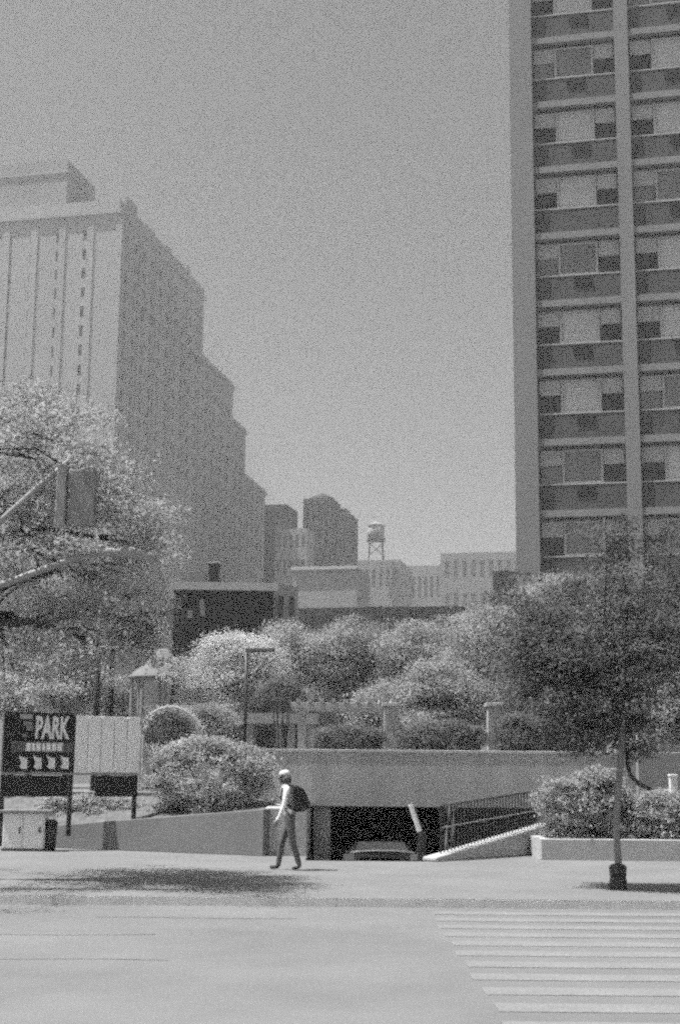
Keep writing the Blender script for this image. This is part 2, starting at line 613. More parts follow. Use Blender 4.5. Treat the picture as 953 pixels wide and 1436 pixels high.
m.face([(-Wm, Dm, 0), (0, Dm, 0), (0, Dm, Z1), (-Wm, Dm, Z1)])
m.face([(-Wm, 0, Z1), (0, 0, Z1), (0, Dm, Z1), (-Wm, Dm, Z1)])
m.build('wall', M_STONE_L, lt)
wf = MB().box(0, 1.25, 0.30, 0.34, 0, 1.7).mesh('window', M_WINT)
ws = MB().box(-0.34, -0.30, 0, 1.25, 0, 1.7).mesh('window', M_WINT)
for i, (a, b) in enumerate(usf):
    for z0_, z1_ in zs:
        if i >= 5:
            inst('window', wf, lt, (-Wm + a, 0, z0_))
for a, b in uss:
    for z0_, z1_ in zs:
        inst('window', ws, lt, (0, a, z0_))
# piers running up the faces
for u in np.linspace(-Wm + 3, 0, 13):
    MB().box(u - 0.55, u + 0.55, -0.14, 0.0 - 0.003, 0, Z1 - 3).build('pier', M_STONE_L, lt)
for u in np.linspace(1.5, Dm - 1.5, 6):
    MB().box(0.003, 0.25, u - 0.5, u + 0.5, 0, Z1 - 4).build('pier', M_STONE_L, lt)
MB().box(-Wm, 0.4, -0.4, -0.003, Z1 - 2.4, Z1 - 1.8).build('cornice', M_STONE_L, lt)
MB().box(0.003, 0.4, -0.003, Dm, Z1 - 2.4, Z1 - 1.8).build('cornice', M_STONE_L, lt)
MB().box(0.003, 0.45, 0, Dm, Z1 - 14, Z1 - 13.2).build('string_course', M_STONE_L, lt)
MB().box(-Wm, -9.2, 0.8, 12, Z1 + 0.002, Z2).build('setback_block', M_STONE_M, lt)
MB().box(-Wm, -9.0, 0.6, 12.2, Z2 - 2.2, Z2 - 1.9).build('cornice', M_STONE_L, lt)
MB().box(-30, -16, 3.5, 9, Z2 + 0.002, Z2 + 0.9).build('setback_block', M_STONE_M, lt)
for k, (y_, h_, w_) in enumerate(((22, 1.1, 3), (27, 0.7, 4), (33, 1.5, 2))):
    MB().box(-6, -0.4, y_, y_ + w_, Z1 + 0.002, Z1 + h_).build('setback_block', M_STONE_L, lt)
MB().box(-5.5, -0.6, 4, 9, Z1 + 0.002, Z1 + 2.3).build('setback_block', M_STONE_L, lt)
MB().box(-7, -1.2, 14, 19, Z1 + 0.002, Z1 + 1.8).build('setback_block', M_STONE_L, lt)

# ---- row of lower blocks behind it, along the same street line
def block(name, label, s0, s1, zt, depth, material, cat='building', nwin=3, zlow=30, grp=None, back=0.0):
    o = C + GA * s0
    t = thing(name, label, cat, (o.x, o.y, 0), -TH, grp)
    W = s1 - s0 - 0.05
    zs = [(z, z + 1.6) for z in np.arange(zlow, zt - 3, 3.2)]
    us = grid_cuts(nwin, W - 1, 1.2, 0.5)
    m = MB()
    m.facade((back, 0, 0), (0, 1, 0), (-1, 0, 0), W, 0, zt, us, zs, 0.3)
    m.face([(back, 0, 0), (back - depth, 0, 0), (back - depth, 0, zt), (back, 0, zt)])
    m.face([(back, W, 0), (back - depth, W, 0), (back - depth, W, zt), (back, W, zt)])
    m.face([(back - depth, 0, 0), (back - depth, W, 0), (back - depth, W, zt), (back - depth, 0, zt)])
    m.face([(back, 0, zt), (back, W, zt), (back - depth, W, zt), (back - depth, 0, zt)])
    m.build('wall', material, t)
    me = MB().box(-0.29, -0.25, 0, 1.2, 0, 1.6).mesh('window', M_WIN)
    for a, b in us:
        for c, d in zs:
            inst('window', me, t, (back, a, c))
    MB().box(back + 0.003, back + 0.5, 0, W, zt - 1.3, zt - 0.8).build('cornice', material, t)
    MB().box(back - depth + 2, back - 2, 1.5, W - 1.5, zt + 0.002, zt + 1.8).build('roof_house', material, t)
    return t
def along(px, py):
    return hit(px, py, C, GA)
s_1, s_2, s_3, s_4 = Dm + 0.1, along(327, 560)[0], along(344, 640)[0], along(371, 740)[0]
block('stone_block', 'grey stone block with dark cornice stepping down behind the tall tower', s_1, s_2, along(300, 512)[1], 26, M_STONE_L, nwin=4)
block('stone_block', 'narrow grey block just beyond the dark cornice, third along the row', s_2 + 0.1, s_3, along(336, 594)[1], 22, M_STONE_L, nwin=2)
block('stone_block', 'lowest grey block at the end of the stepped row of towers', s_3 + 0.1, s_4, along(356, 675)[1], 22, M_STONE_L, nwin=4)

# ---- far dark pair and domed tower
def plain_building(name, label, px0, px1, pyt, Y, depth, material, cat='building', storeys=0, bays=0, win=M_WIN, ww=0.5, wh=0.5, zlo=0.0, cornice=None, rz=-TH, rec=0.3, par=None):
    a, b = at(px0, pyt, Y), at(px1, pyt, Y)
    if rz is None:
        rz = -math.atan2(b.x, Y)           # turned square to the street it stands on
    u_dir = Vector((math.cos(rz), math.sin(rz), 0))
    wd = hit(px1, pyt, a, u_dir)[0]
    zt = a.z
    t = thing(name, label, cat, (a.x, a.y, 0), rz)
    m = MB()
    us = grid_cuts(bays, wd * 0.94, wd * 0.94 / bays * ww, wd * 0.03) if bays else []
    st = (zt - zlo) / max(storeys, 1)
    zs = [(zlo + st * (i + (1 - wh) / 2), zlo + st * (i + (1 + wh) / 2)) for i in range(storeys)]
    m.facade((0, 0, 0), (1, 0, 0), (0, 1, 0), wd, 0, zt, us, zs, rec)
    m.face([(0, 0, 0), (0, depth, 0), (0, depth, zt), (0, 0, zt)])
    m.face([(wd, 0, 0), (wd, depth, 0), (wd, depth, zt), (wd, 0, zt)])
    m.face([(0, depth, 0), (wd, depth, 0), (wd, depth, zt), (0, depth, zt)])
    m.face([(0, 0, zt), (wd, 0, zt), (wd, depth, zt), (0, depth, zt)])
    m.build('wall', material, t)
    if bays and storeys:
        me = MB().box(0, us[0][1] - us[0][0], rec - 0.04, rec, 0, zs[0][1] - zs[0][0]).mesh('window', win)
        for a_, b_ in us:
            for c_, d_ in zs:
                inst('window', me, t, (a_, 0, c_))
    if cornice:
        MB().box(-0.2, wd + 0.2, -0.35, -0.003, zt - 0.25, zt + 0.12).build('cornice', cornice, t)
    return t, wd, zt

plain_building('dark_block', 'dark flat-topped block right of the stepped row of towers', 371, 402, 708, 250, 8, M_STONE_D, storeys=14, bays=4)
plain_building('grey_block', 'plain mid-grey block in front of the dark flat-topped block', 386, 431, 742, 235, 5, M_STONE_M, storeys=10, bays=5)
dt, dw, dz = plain_building('domed_tower', 'dark tower with rounded crown on the centre skyline', 432, 488, 719, 262, 9, M_STONE_D, storeys=16, bays=7, ww=0.4)
s = 262 / F
zc = at(447, 700, 262).z
MB().box(-0.9, 4.7, -0.35, 7, dz - 8, zc).build('shaft', M_STONE_D, dt)
zc2 = at(447, 690, 262).z
prof = [(2.6, zc + 0.003), (2.5, zc + (zc2 - zc) * 0.3), (1.95, zc + (zc2 - zc) * 0.65), (0.8, zc2), (0.12, zc2 + 0.3)]
MB().lathe(prof, 14, (1.9, 3)).build('dome', M_STONE_D, dt, smooth=True)
MB().box(5.4, 7.0, 1, 5, dz + 0.002, dz + 0.8).build('roof_house', M_STONE_D, dt)
for i in range(5):
    MB().box(-0.75 + i * 1.2, -0.3 + i * 1.2, -0.55, -0.353, dz - 8, zc - 0.4).build('pier', M_STONE_D, dt)

# ---- middle distance
plain_building('pale_low_building', 'pale low building with light cornice line on the centre skyline', 411, 500, 797, 165, 8, M_STONE_H, storeys=0, bays=0, cornice=M_CONC_L)
plain_building('hazy_block', 'hazy grey block with water tank on its roof', 498, 560, 786, 300, 16, M_STONE_H, storeys=6, bays=6, win=M_WINH)
plain_building('hazy_block', 'low hazy block right of the roof water tank', 556, 620, 794, 320, 16, M_STONE_H, storeys=5, bays=7, win=M_WINH)
plain_building('hazy_block', 'wide hazy flat-roofed block beside the right apartment tower', 617, 735, 776, 280, 20, M_STONE_M, storeys=7, bays=9, win=M_WINH)
plain_building('brick_house', 'small dark brick building half hidden by trees near the apartment tower', 690, 722, 801, 120, 10, M_STONE_D, storeys=4, bays=2)
# water tank
p = at(527, 790, 296)
k = 296 / F
t = thing('water_tank', 'round wooden roof water tank on legs above the hazy block', 'water tank', (p.x, p.y, at(527, 786, 300).z))
zb_ = at(527, 757, 296).z - t.location.z
zt_ = at(527, 737, 296).z - t.location.z
MB().lathe([(1.75, zb_), (1.7, zt_)], 18).build('tank', M_STONE_H, t, smooth=True)
MB().lathe([(1.95, zt_ + 0.003), (0.1, zt_ + 0.9)], 18).build('roof', M_STONE_H, t)
MB().box(-1.9, 1.9, -1.9, 1.9, zb_ - 0.3, zb_ - 0.004).build('platform', M_STONE_D, t)
for sx in (-1, 1):
    for sy in (-1, 1):
        MB().tube([(sx * 1.5, sy * 1.5, -0.3), (sx * 1.3, sy * 1.3, zb_ - 0.3)], 0.16, 6).build('leg', M_STONE_D, t)
MB().tube([(-1.3, -1.3, 0.4), (1.3, -1.3, zb_ - 1)], 0.1, 5).build('brace', M_STONE_D, t)
MB().tube([(1.3, -1.3, 0.4), (-1.3, -1.3, zb_ - 1)], 0.1, 5).build('brace', M_STONE_D, t)

# long dark low building
t, wd, zt = plain_building('dark_low_building', 'long low dark building above the plaza trees at centre', 418, 572, 853, 112, 10, M_STONE_D, storeys=1, bays=6, win=M_WIN, zlo=at(500, 900, 112).z)
plain_building('dark_annex', 'low dark annex with a sloping roof right of the long low building', 574, 648, 851, 114, 9, M_STONE_D)
# black clad building
t, wd, zt = plain_building('black_building', 'black windowless building with thin pale roof edge behind domed foliage', 244, 384, 820, 68, 6, M_DARKB, cornice=M_CONC_L, rz=None)
for z_, x_ in ((zt - 1.1, 1.25), (zt - 1.6, 0.7), (zt - 1.5, 1.3)):
    MB().box(x_, x_ + 0.22, -0.04, -0.004, z_, z_ + 0.4).build('sign_letter', M_GREYM, t)
MB().box(1.6, 2.1, 1, 2, zt + 0.002, zt + 1.2).build('chimney', M_STONE_D, t)
MB().box(1.52, 2.18, 0.9, 2.1, zt + 1.202, zt + 1.32).build('chimney_cap', M_CONC_L, t)
MB().box(0.2, 1.4, 2, 5, zt + 0.002, zt + 0.9).build('roof_house', M_STONE_L, t)
plain_building('brick_wing', 'grey brick wing adjoining the black building on its right', 385, 418, 822, 71, 6, M_STONE_M, storeys=3, bays=2, zlo=5, rz=None)

# pale house behind the left tree
t, wd, zt = plain_building('pale_house', 'pale house with dark windows behind the left street tree', 138, 246, 848, 72, 9, M_CONC_L, storeys=1, bays=4, win=M_WIN, zlo=at(160, 905, 72).z, ww=0.45, wh=0.8, rz=None, cornice=M_CONC)
# ---- plaza building with pale fascia
t = thing('plaza_kiosk', 'low flat-roofed plaza building with pale fascia and columns behind the wall', 'building', (0, 0, 1.2))
a, b = at(318, 1000, 48), at(446, 1000, 48)
zr = a.z - 1.2
MB().box(a.x, b.x, 47.6, 53, zr - 0.34, zr).build('roof_slab', M_CONC_L, t)
MB().box(a.x + 0.3, b.x - 0.3, 49.4, 52.6, 0, zr - 0.345).build('wall', M_STONE_M, t)
for px in (350, 392, 408, 436):
    x = at(px, 1030, 47.9).x
    MB().box(x - 0.13, x + 0.13, 47.8, 48.06, 0, zr - 0.343).build('column', M_CONC_L, t)
for px, w_ in ((370, 0.45), (400, 0.2), (424, 0.35)):
    x = at(px, 1030, 49.3).x
    MB().box(x - w_ / 2, x + w_ / 2, 49.34, 49.397, 0.2, zr - 0.55).build('window', M_WIN, t)
t = thing('pergola', 'long pale flat pergola beam above the wall left of the first pillar', 'pergola', (0, 0, 1.2))
a, b = at(408, 985, 40.5), at(560, 985, 40.5)
zr = a.z - 1.2
MB().box(a.x, b.x, 40.4, 40.75, zr - 0.16, zr).build('beam', M_CONC_L, t, bevel=0.01)
MB().box(a.x, b.x, 42.4, 42.7, zr - 0.16, zr).build('beam', M_CONC_L, t, bevel=0.01)
for k in range(9):
    x = a.x + 0.15 + (b.x - a.x - 0.4) * k / 8
    MB().box(x, x + 0.1, 40.2, 42.9, zr + 0.002, zr + 0.1).build('rafter', M_CONC_L, t)
for x in (a.x + 0.2, b.x - 0.45):
    for y in (40.45, 42.45):
        MB().box(x, x + 0.2, y, y + 0.2, 0, zr - 0.162).build('post', M_CONC, t)

# pillars on the plaza
for px, lab in ((547, 'square concrete plaza pillar left of centre among the hedges'), (692, 'square concrete plaza pillar nearer the dark right tree')):
    p = at(px, 1040, 38)
    t = thing('plaza_pillar', lab, 'pillar', (p.x, 38, 1.2), 0, 'plaza pillars')
    zt = at(px, 986, 38).z - 1.2
    MB().box(-0.17, 0.17, -0.17, 0.17, 0, zt - 0.1).build('shaft', M_CONC, t, bevel=0.01)
    MB().box(-0.22, 0.22, -0.22, 0.22, zt - 0.098, zt).build('cap', M_CONC_L, t, bevel=0.01)

# conical pavilion
p = at(228, 950, 52)
t = thing('pavilion', 'round pavilion with pale conical roof left of the domed tree', 'pavilion', (p.x, 52, 1.2))
ze = at(228, 952, 52).z - 1.2
za = at(228, 910, 52).z - 1.2
rr = (228 - 179) * 52 / F
prof = [(rr, ze), (rr * 0.97, ze + 0.06), (rr * 0.62, ze + (za - ze) * 0.40), (rr * 0.3, ze + (za - ze) * 0.75), (0.16, za)]
MB().lathe(prof, 28).build('roof', M_ROOF, t, smooth=True)
for k in range(8):
    a = 2 * math.pi * k / 8 + 0.2
    MB().tube([(rr * 0.85 * math.cos(a), rr * 0.85 * math.sin(a), 0), (rr * 0.85 * math.cos(a), rr * 0.85 * math.sin(a), ze - 0.002)], 0.07, 8).build('post', M_GREYM, t)

# garden arch
p = at(240, 1030, 37.5)
t = thing('garden_arch', 'pale curved garden arch over dark planting behind the bush', 'arch', (p.x, 37.5, 1.2))
g = MB()
zc = at(240, 992, 37.5).z - 1.2
ra = 40 * 37.5 / F
pp = [(-ra, 0, 0)] + [(-ra * math.cos(math.pi * i / 16), 0, zc - 0.75 + 0.75 * math.sin(math.pi * i / 16)) for i in range(17)] + [(ra, 0, 0)]
for dy in (-0.25, 0.25):
    MB().tube([(x, y + dy, z) for x, y, z in pp], 0.035, 8).build('hoop', M_CONC, t)
for i in range(2, 16, 2):
    x, y, z = pp[i]
    MB().tube([(x, -0.25, z), (x, 0.25, z)], 0.03, 6).build('crossbar', M_CONC_L, t)

vp = np.array(pp)
vi = rng.integers(0, len(vp) - 1, 900)
vt = rng.random((900, 1))
vpos = vp[vi] * (1 - vt) + vp[vi + 1] * vt + rng.normal(size=(900, 3)) * np.array([0.05, 0.18, 0.05])
VINE = (vpos, t)

# right-hand house behind the planter
a = at(884, 1060, 45)
t, wd, zt = plain_building('corner_house', 'pale corner building with square dark windows at the right edge', 882, 1010, 956, 45, 8, M_FACADE, rz=0.0, cornice=M_CONC_L)
MB().box(0.15, 0.5, -0.2, -0.004, 0, zt - 0.3).build('column', M_CONC_L, t)
for x0_, y0_, x1_, y1_ in ((911, 968, 931, 992), (905, 1009, 934, 1036), (945, 968, 965, 992)):
    q0, q1 = at(x0_, y1_, 45), at(x1_, y0_, 45)
    w = MB()
    w.box(q0.x - a.x, q1.x - a.x, -0.03, -0.004, q0.z, q1.z).build('window', M_WIN, t)
    MB().box(q0.x - a.x - 0.06, q1.x - a.x + 0.06, -0.09, -0.032, q0.z - 0.09, q0.z - 0.02).build('window_sill', M_CONC_L, t)

# ================================================================== TREES
def leaves(name, centers, sizes, material, parent, flat=0.5, droop=0.15, out=None):
    n = len(centers)
    c = np.asarray(centers, dtype=np.float64)
    s = np.asarray(sizes).reshape(-1, 1)
    nrm = rng.normal(size=(n, 3)) * 0.55
    if out is not None:
        nrm += out * 1.0
        nrm[:, 2] += flat * 0.8
    else:
        nrm[:, 2] = np.abs(nrm[:, 2]) + flat
    nrm /= np.linalg.norm(nrm, axis=1, keepdims=True)
    d = rng.normal(size=(n, 3))
    d[:, 2] -= droop
    d -= nrm * np.sum(d * nrm, axis=1, keepdims=True)
    d /= np.linalg.norm(d, axis=1, keepdims=True) + 1e-9
    w = np.cross(nrm, d)
    wid = rng.uniform(0.45, 0.7, (n, 1))
    p0 = c - d * s * 0.5
    p2 = c + d * s * 0.5 - nrm * s * 0.08
    mid = c - d * s * 0.05
    p1 = mid + w * s * wid * 0.5 + nrm * s * 0.10
    p3 = mid - w * s * wid * 0.5 + nrm * s * 0.10
    v = np.stack([p0, p1, p2, p3], axis=1).reshape(-1, 3)
    base = np.arange(n) * 4
    tri = np.stack([base, base + 1, base + 2, base, base + 2, base + 3], axis=1).reshape(-1)
    me = bpy.data.meshes.new(name)
    me.vertices.add(len(v))
    me.vertices.foreach_set('co', v.astype(np.float32).reshape(-1))
    me.loops.add(len(tri))
    me.loops.foreach_set('vertex_index', tri.astype(np.int32))
    me.polygons.add(n * 2)
    me.polygons.foreach_set('loop_start', (np.arange(n * 2) * 3).astype(np.int32))
    me.polygons.foreach_set('loop_total', np.full(n * 2, 3, dtype=np.int32))
    me.materials.append(material)
    me.update(calc_edges=True)
    o = bpy.data.objects.new(name, me)
    col.objects.link(o)
    o.parent = parent
    o['kind'] = 'stuff'
    return o

OUT = []

def blob_points(c, r, nclump, nleaf, spread, lo=0.35):
    """leaf positions in clumps spread through an ellipsoid, thicker towards the skin"""
    d = rng.normal(size=(nclump, 3))
    d /= np.linalg.norm(d, axis=1, keepdims=True)
    rad = lo + (1 - lo) * rng.random((nclump, 1)) ** 0.6
    rad *= np.where(rng.random((nclump, 1)) < 0.22, rng.uniform(1.05, 1.42, (nclump, 1)), 1.0)
    cc = np.asarray(c) + d * rad * np.asarray(r)
    k = rng.poisson(nleaf, nclump) + 2
    idx = np.repeat(np.arange(nclump), k)
    off = rng.normal(size=(len(idx), 3)) * spread * np.array([1, 1, 0.42])
    off += (np.asarray(d)[idx]) * spread * 0.4 * np.array([1, 1, 0.2])
    dd = d * 0.5 + rng.normal(size=d.shape) * 0.5
    OUT.append(dd[idx])
    return cc, cc[idx] + off

def tree(name, label, cat, base, trunk_pts, trunk_r, blobs, leaf, lmat, bark, group=None, nclump=60, nleaf=26, spread=0.22, lo=0.35, flat=0.5, limb_from=0.5, twigs=14, limb_bark=None):
    t = thing(name, label, cat, base, 0, group)
    b = Vector(base)
    tp = [Vector(p) for p in trunk_pts]
    MB().tube(tp, trunk_r, 10).build('trunk', bark, t, smooth=True)
    br = MB()
    allp = []
    OUT.clear()
    for (c, r, dens) in blobs:
        c = Vector(c)
        n = max(4, int(nclump * dens))
        cc, pts = blob_points(c, r, n, nleaf, spread, lo)
        allp.append(pts)
        # limb from trunk to blob heart
        k = min(len(tp) - 1, max(1, int(len(tp) * limb_from + random.random() * len(tp) * (1 - limb_from))))
        st = tp[k]
        mid = st.lerp(c, 0.5) + Vector((random.uniform(-.2, .2), random.uniform(-.2, .2), 0.12 * (c - st).length))
        r0 = min(trunk_r[k] * 0.7, 0.09 + 0.01 * (c - st).length)
        br.tube([st, st.lerp(mid, 0.5) + Vector((0, 0, 0.03)), mid, mid.lerp(c, 0.5), c], [r0, r0 * 0.85, r0 * 0.65, r0 * 0.45, r0 * 0.25], 6)
        for q in cc[rng.choice(len(cc), min(len(cc), twigs), replace=False)]:
            q = Vector(q)
            s0 = mid.lerp(c, random.uniform(0.2, 1.0))
            m2 = s0.lerp(q, 0.5) + Vector((0, 0, 0.06))
            br.tube([s0, m2, q], [r0 * 0.28, r0 * 0.16, 0.006], 4, cap=False)
    br.build('branches', limb_bark or bark, t, smooth=True)
    pts = np.concatenate(allp)
    leaves('crown', pts, rng.uniform(0.7, 1.25, len(pts)) * leaf, lmat, t, flat=flat, out=np.concatenate(OUT))
    return t

def PB(px, py, Y, rx, ry, base, rd=None, dens=1.0):
    """blob from picture measures: centre pixel, distance, half sizes in pixels"""
    p = at(px, py, Y) - Vector(base)
    k = Y / F
    return (tuple(p), (rx * k, (rd if rd else (rx + ry) * 0.5 * k), ry * k), dens)

leaves('vine', VINE[0], rng.uniform(0.05, 0.09, 900), L_PALE, VINE[1])

# street tree on the left, trunk just outside the frame
bs = (-6.6, 22.7, 0.0)
bl = [PB(20, 590, 23.8, 70, 40, bs, 1.8, 0.58), PB(95, 610, 23.0, 60, 40, bs, 1.8, 0.53), PB(140, 640, 20.6, 40, 26, bs, 1.0, 0.26),
      PB(20, 680, 22.8, 60, 55, bs, 2.1, 0.84), PB(110, 710, 23.0, 60, 40, bs, 1.9, 0.63), PB(185, 728, 21.7, 46, 24, bs, 1.0, 0.37),
      PB(20, 770, 24.1, 80, 50, bs, 2.5, 0.55), PB(80, 800, 22.1, 60, 40, bs, 1.9, 0.45), PB(45, 560, 21.0, 40, 24, bs, 1.0, 0.26),
      PB(20, 860, 23.0, 80, 50, bs, 2.5, 0.65), PB(100, 890, 23.7, 75, 45, bs, 2.2, 0.60), PB(165, 915, 22.2, 40, 26, bs, 1.1, 0.25),
      PB(20, 940, 23.4, 60, 40, bs, 1.8, 0.35), PB(-90, 640, 22.1, 80, 80, bs, 3.0, 0.30), PB(-90, 800, 21.1, 90, 90, bs, 3.4, 0.39),
      PB(150, 790, 23.6, 55, 30, bs, 1.0, 0.5), PB(195, 765, 23.0, 36, 24, bs, 0.8, 0.3), PB(175, 835, 22.2, 45, 30, bs, 1.0, 0.4),
      PB(60, 740, 23.4, 60, 36, bs, 1.2, 0.6), PB(40, 640, 22.8, 60, 36, bs, 1.2, 0.5), PB(110, 665, 22.0, 50, 26, bs, 1.0, 0.4),
      PB(-160, 720, 22.7, 90, 100, bs, 3.4, 0.30)]
tree('street_tree', 'big leafy street tree overhanging the parking sign at left', 'tree', bs,
     [(0, 0, 0), (0.05, 0, 1.2), (0, 0.05, 2.6), (0.2, 0, 3.8), (0.5, 0, 5.2), (0.6, 0, 6.8)], [0.22, 0.19, 0.17, 0.15, 0.11, 0.05],
     bl, 0.074, L_STREET, M_BARK, nclump=34, nleaf=120, spread=0.20, lo=0.4, twigs=5, limb_bark=M_BARK)

# street tree on the right with dark watering bag
q = at(866, 1236, 21.9)
bs = (q.x, 21.9, 0.0)
bl = [PB(850, 770, 22, 40, 34, bs, 0.4, 0.09), PB(905, 800, 22, 55, 45, bs, 0.6, 0.21), PB(960, 790, 22, 50, 50, bs, 0.6, 0.21),
      PB(770, 835, 22, 55, 40, bs, 0.5, 0.21), PB(845, 850, 22, 60, 45, bs, 0.7, 0.29), PB(930, 870, 22, 65, 50, bs, 0.8, 0.61),
      PB(770, 900, 22.2, 45, 45, bs, 0.7, 0.63), PB(830, 925, 22, 70, 50, bs, 0.9, 1.08), PB(905, 935, 22.2, 60, 45, bs, 0.8, 0.90),
      PB(790, 985, 22.2, 50, 45, bs, 0.8, 1.10), PB(850, 990, 22.2, 55, 45, bs, 0.8, 0.99), PB(810, 1035, 22.0, 28, 18, bs, 0.4, 0.31),
      PB(735, 930, 22.3, 36, 50, bs, 0.6, 0.66), PB(860, 745, 22, 24, 20, bs, 0.25, 0.04), PB(725, 860, 22.2, 34, 34, bs, 0.4, 0.20), PB(885, 1030, 22.2, 22, 34, bs, 0.4, 0.36), PB(1010, 880, 22.2, 80, 100, bs, 1.2, 1.08)]
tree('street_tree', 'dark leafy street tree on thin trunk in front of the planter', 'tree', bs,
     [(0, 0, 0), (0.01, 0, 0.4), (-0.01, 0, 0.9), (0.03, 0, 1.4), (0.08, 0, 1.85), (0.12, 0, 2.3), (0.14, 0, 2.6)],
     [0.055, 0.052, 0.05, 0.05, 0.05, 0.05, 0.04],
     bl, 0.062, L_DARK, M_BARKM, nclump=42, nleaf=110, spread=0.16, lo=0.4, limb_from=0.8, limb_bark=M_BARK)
t = thing('watering_bag', 'dark watering bag strapped round the thin right tree trunk', 'bag', (bs[0], bs[1], 0))
MB().lathe([(0.13, 0.0), (0.14, 0.06), (0.12, 0.2), (0.135, 0.33), (0.10, 0.37), (0.062, 0.38)], 14).build('bag', M_DARKM, t, smooth=True)
MB().lathe([(0.128, 0.215), (0.13, 0.24)], 14).build('strap', M_BLACK, t)
# drooping bare branch hanging from the right tree
pts = [at(880, 1050, 22.0), at(879, 1072, 22.0), at(884, 1088, 22.0), at(896, 1100, 22.0), at(912, 1107, 22.0)]
br = MB().tube(pts, [0.035, 0.033, 0.032, 0.035, 0.03], 7).build('hanging_branch', M_BARK, None, smooth=True)
tr = bpy.data.objects['street_tree.001']
br.parent = tr
br.matrix_parent_inverse = Matrix.Translation(tr.location).inverted()

# plaza trees
def plaza_tree(name, label, px, py, Y, rx, ry, lmat=L_PLAZA, nsub=10, leaf=0.095, nclump=30, nleaf=74, spread=0.24, group='trees on the plaza', base_z=1.2, ground_px=None, flat=0.5, bark=M_BARK):
    c = at(px, py, Y)
    bs = (c.x, Y, base_z)
    bl = []
    for k in range(nsub):
        a = 2 * math.pi * k / nsub + random.random()
        f = random.uniform(0.35, 0.78)
        ox, oz = math.cos(a) * f, math.sin(a) * f
        bl.append(PB(px + ox * rx, py - oz * ry, Y + random.uniform(-0.5, 0.5), rx * random.uniform(0.34, 0.6), ry * random.uniform(0.3, 0.52), bs, None, 0.8))
    bl.append(PB(px, py, Y, rx * 0.6, ry * 0.6, bs, None, 0.8))
    h = max(0.6, c.z - base_z)
    return tree(name, label, 'tree', bs, [(0, 0, 0), (0.03, 0, h * 0.4), (0, 0.04, h * 0.75), (0.05, 0, h)], [0.11, 0.09, 0.07, 0.04], bl, leaf, lmat, bark, group, nclump=nclump, nleaf=nleaf, spread=spread, flat=flat, twigs=8)

plaza_tree('plaza_tree', 'round feathery tree beside the conical pavilion roof', 320, 940, 45, 66, 60, L_DOME, nsub=13, leaf=0.075, nclump=56, nleaf=70, spread=0.2)
plaza_tree('plaza_tree', 'grey-leaved tree right of the street lamp, below the long dark building', 440, 932, 50, 74, 54)
plaza_tree('plaza_tree', 'leafy tree behind the plaza at picture centre', 530, 945, 52, 72, 62)
plaza_tree('plaza_tree', 'broad leafy tree below the dark annex with the sloping roof', 622, 922, 54, 84, 58)
plaza_tree('plaza_tree', 'low leafy tree between the two plaza pillars', 620, 985, 43, 76, 50)
plaza_tree('plaza_tree', 'low leafy tree behind the first plaza pillar', 545, 1000, 45, 46, 40)
plaza_tree('plaza_tree', 'loose tree filling the gap beside the lamp head, under the grey brick wing', 398, 938, 53, 40, 40)
plaza_tree('plaza_tree', 'loose tree between the centre trees, below the long dark building wall', 487, 925, 49, 46, 56)
plaza_tree('plaza_tree', 'loose tree right of picture centre, above the first plaza pillar', 575, 930, 48, 44, 50)
plaza_tree('plaza_tree', 'loose leafy tree left of the dark right street tree crown', 668, 950, 47, 46, 56, L_PLAZA)
plaza_tree('plaza_tree', 'tree touching the dark right street tree, behind the second plaza pillar', 705, 920, 46, 66, 78)
plaza_tree('plaza_tree', 'tree standing before the apartment tower base', 765, 860, 50, 66, 56, L_PLAZA)
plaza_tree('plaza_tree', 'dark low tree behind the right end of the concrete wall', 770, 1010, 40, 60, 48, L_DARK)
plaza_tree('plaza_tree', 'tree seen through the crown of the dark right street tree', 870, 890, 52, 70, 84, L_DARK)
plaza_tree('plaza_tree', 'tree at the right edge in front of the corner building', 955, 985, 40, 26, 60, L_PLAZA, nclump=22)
plaza_tree('plaza_tree', 'dark tree added as crown shade under the pale street light arm', 160, 850, 44, 80, 62, L_DARK, group='trees beyond the parking sign')  # dark leaf colour stands for the shaded underside of the left street tree
plaza_tree('plaza_tree', 'dark tree added as crown shade left of the utility pole', 50, 880, 45, 84, 66, L_DARK, group='trees beyond the parking sign')  # likewise, dark leaves in place of shade beneath that crown
plaza_tree('plaza_tree', 'pale rounded tree just above the white sign panel', 98, 955, 42, 44, 48, L_PALE, group='trees beyond the parking sign')
plaza_tree('plaza_tree', 'pale tree in front of the pale house wall', 195, 893, 58, 32, 40, L_PALE, group='trees beyond the parking sign')
plaza_tree('plaza_tree', 'leafy tree left of the pavilion posts', 150, 985, 57, 38, 40, L_PLAZA, group='trees beyond the parking sign')
plaza_tree('plaza_tree', 'leafy tree above the dark left end of the parking sign', 20, 975, 44, 45, 36, L_PALE, group='trees beyond the parking sign')

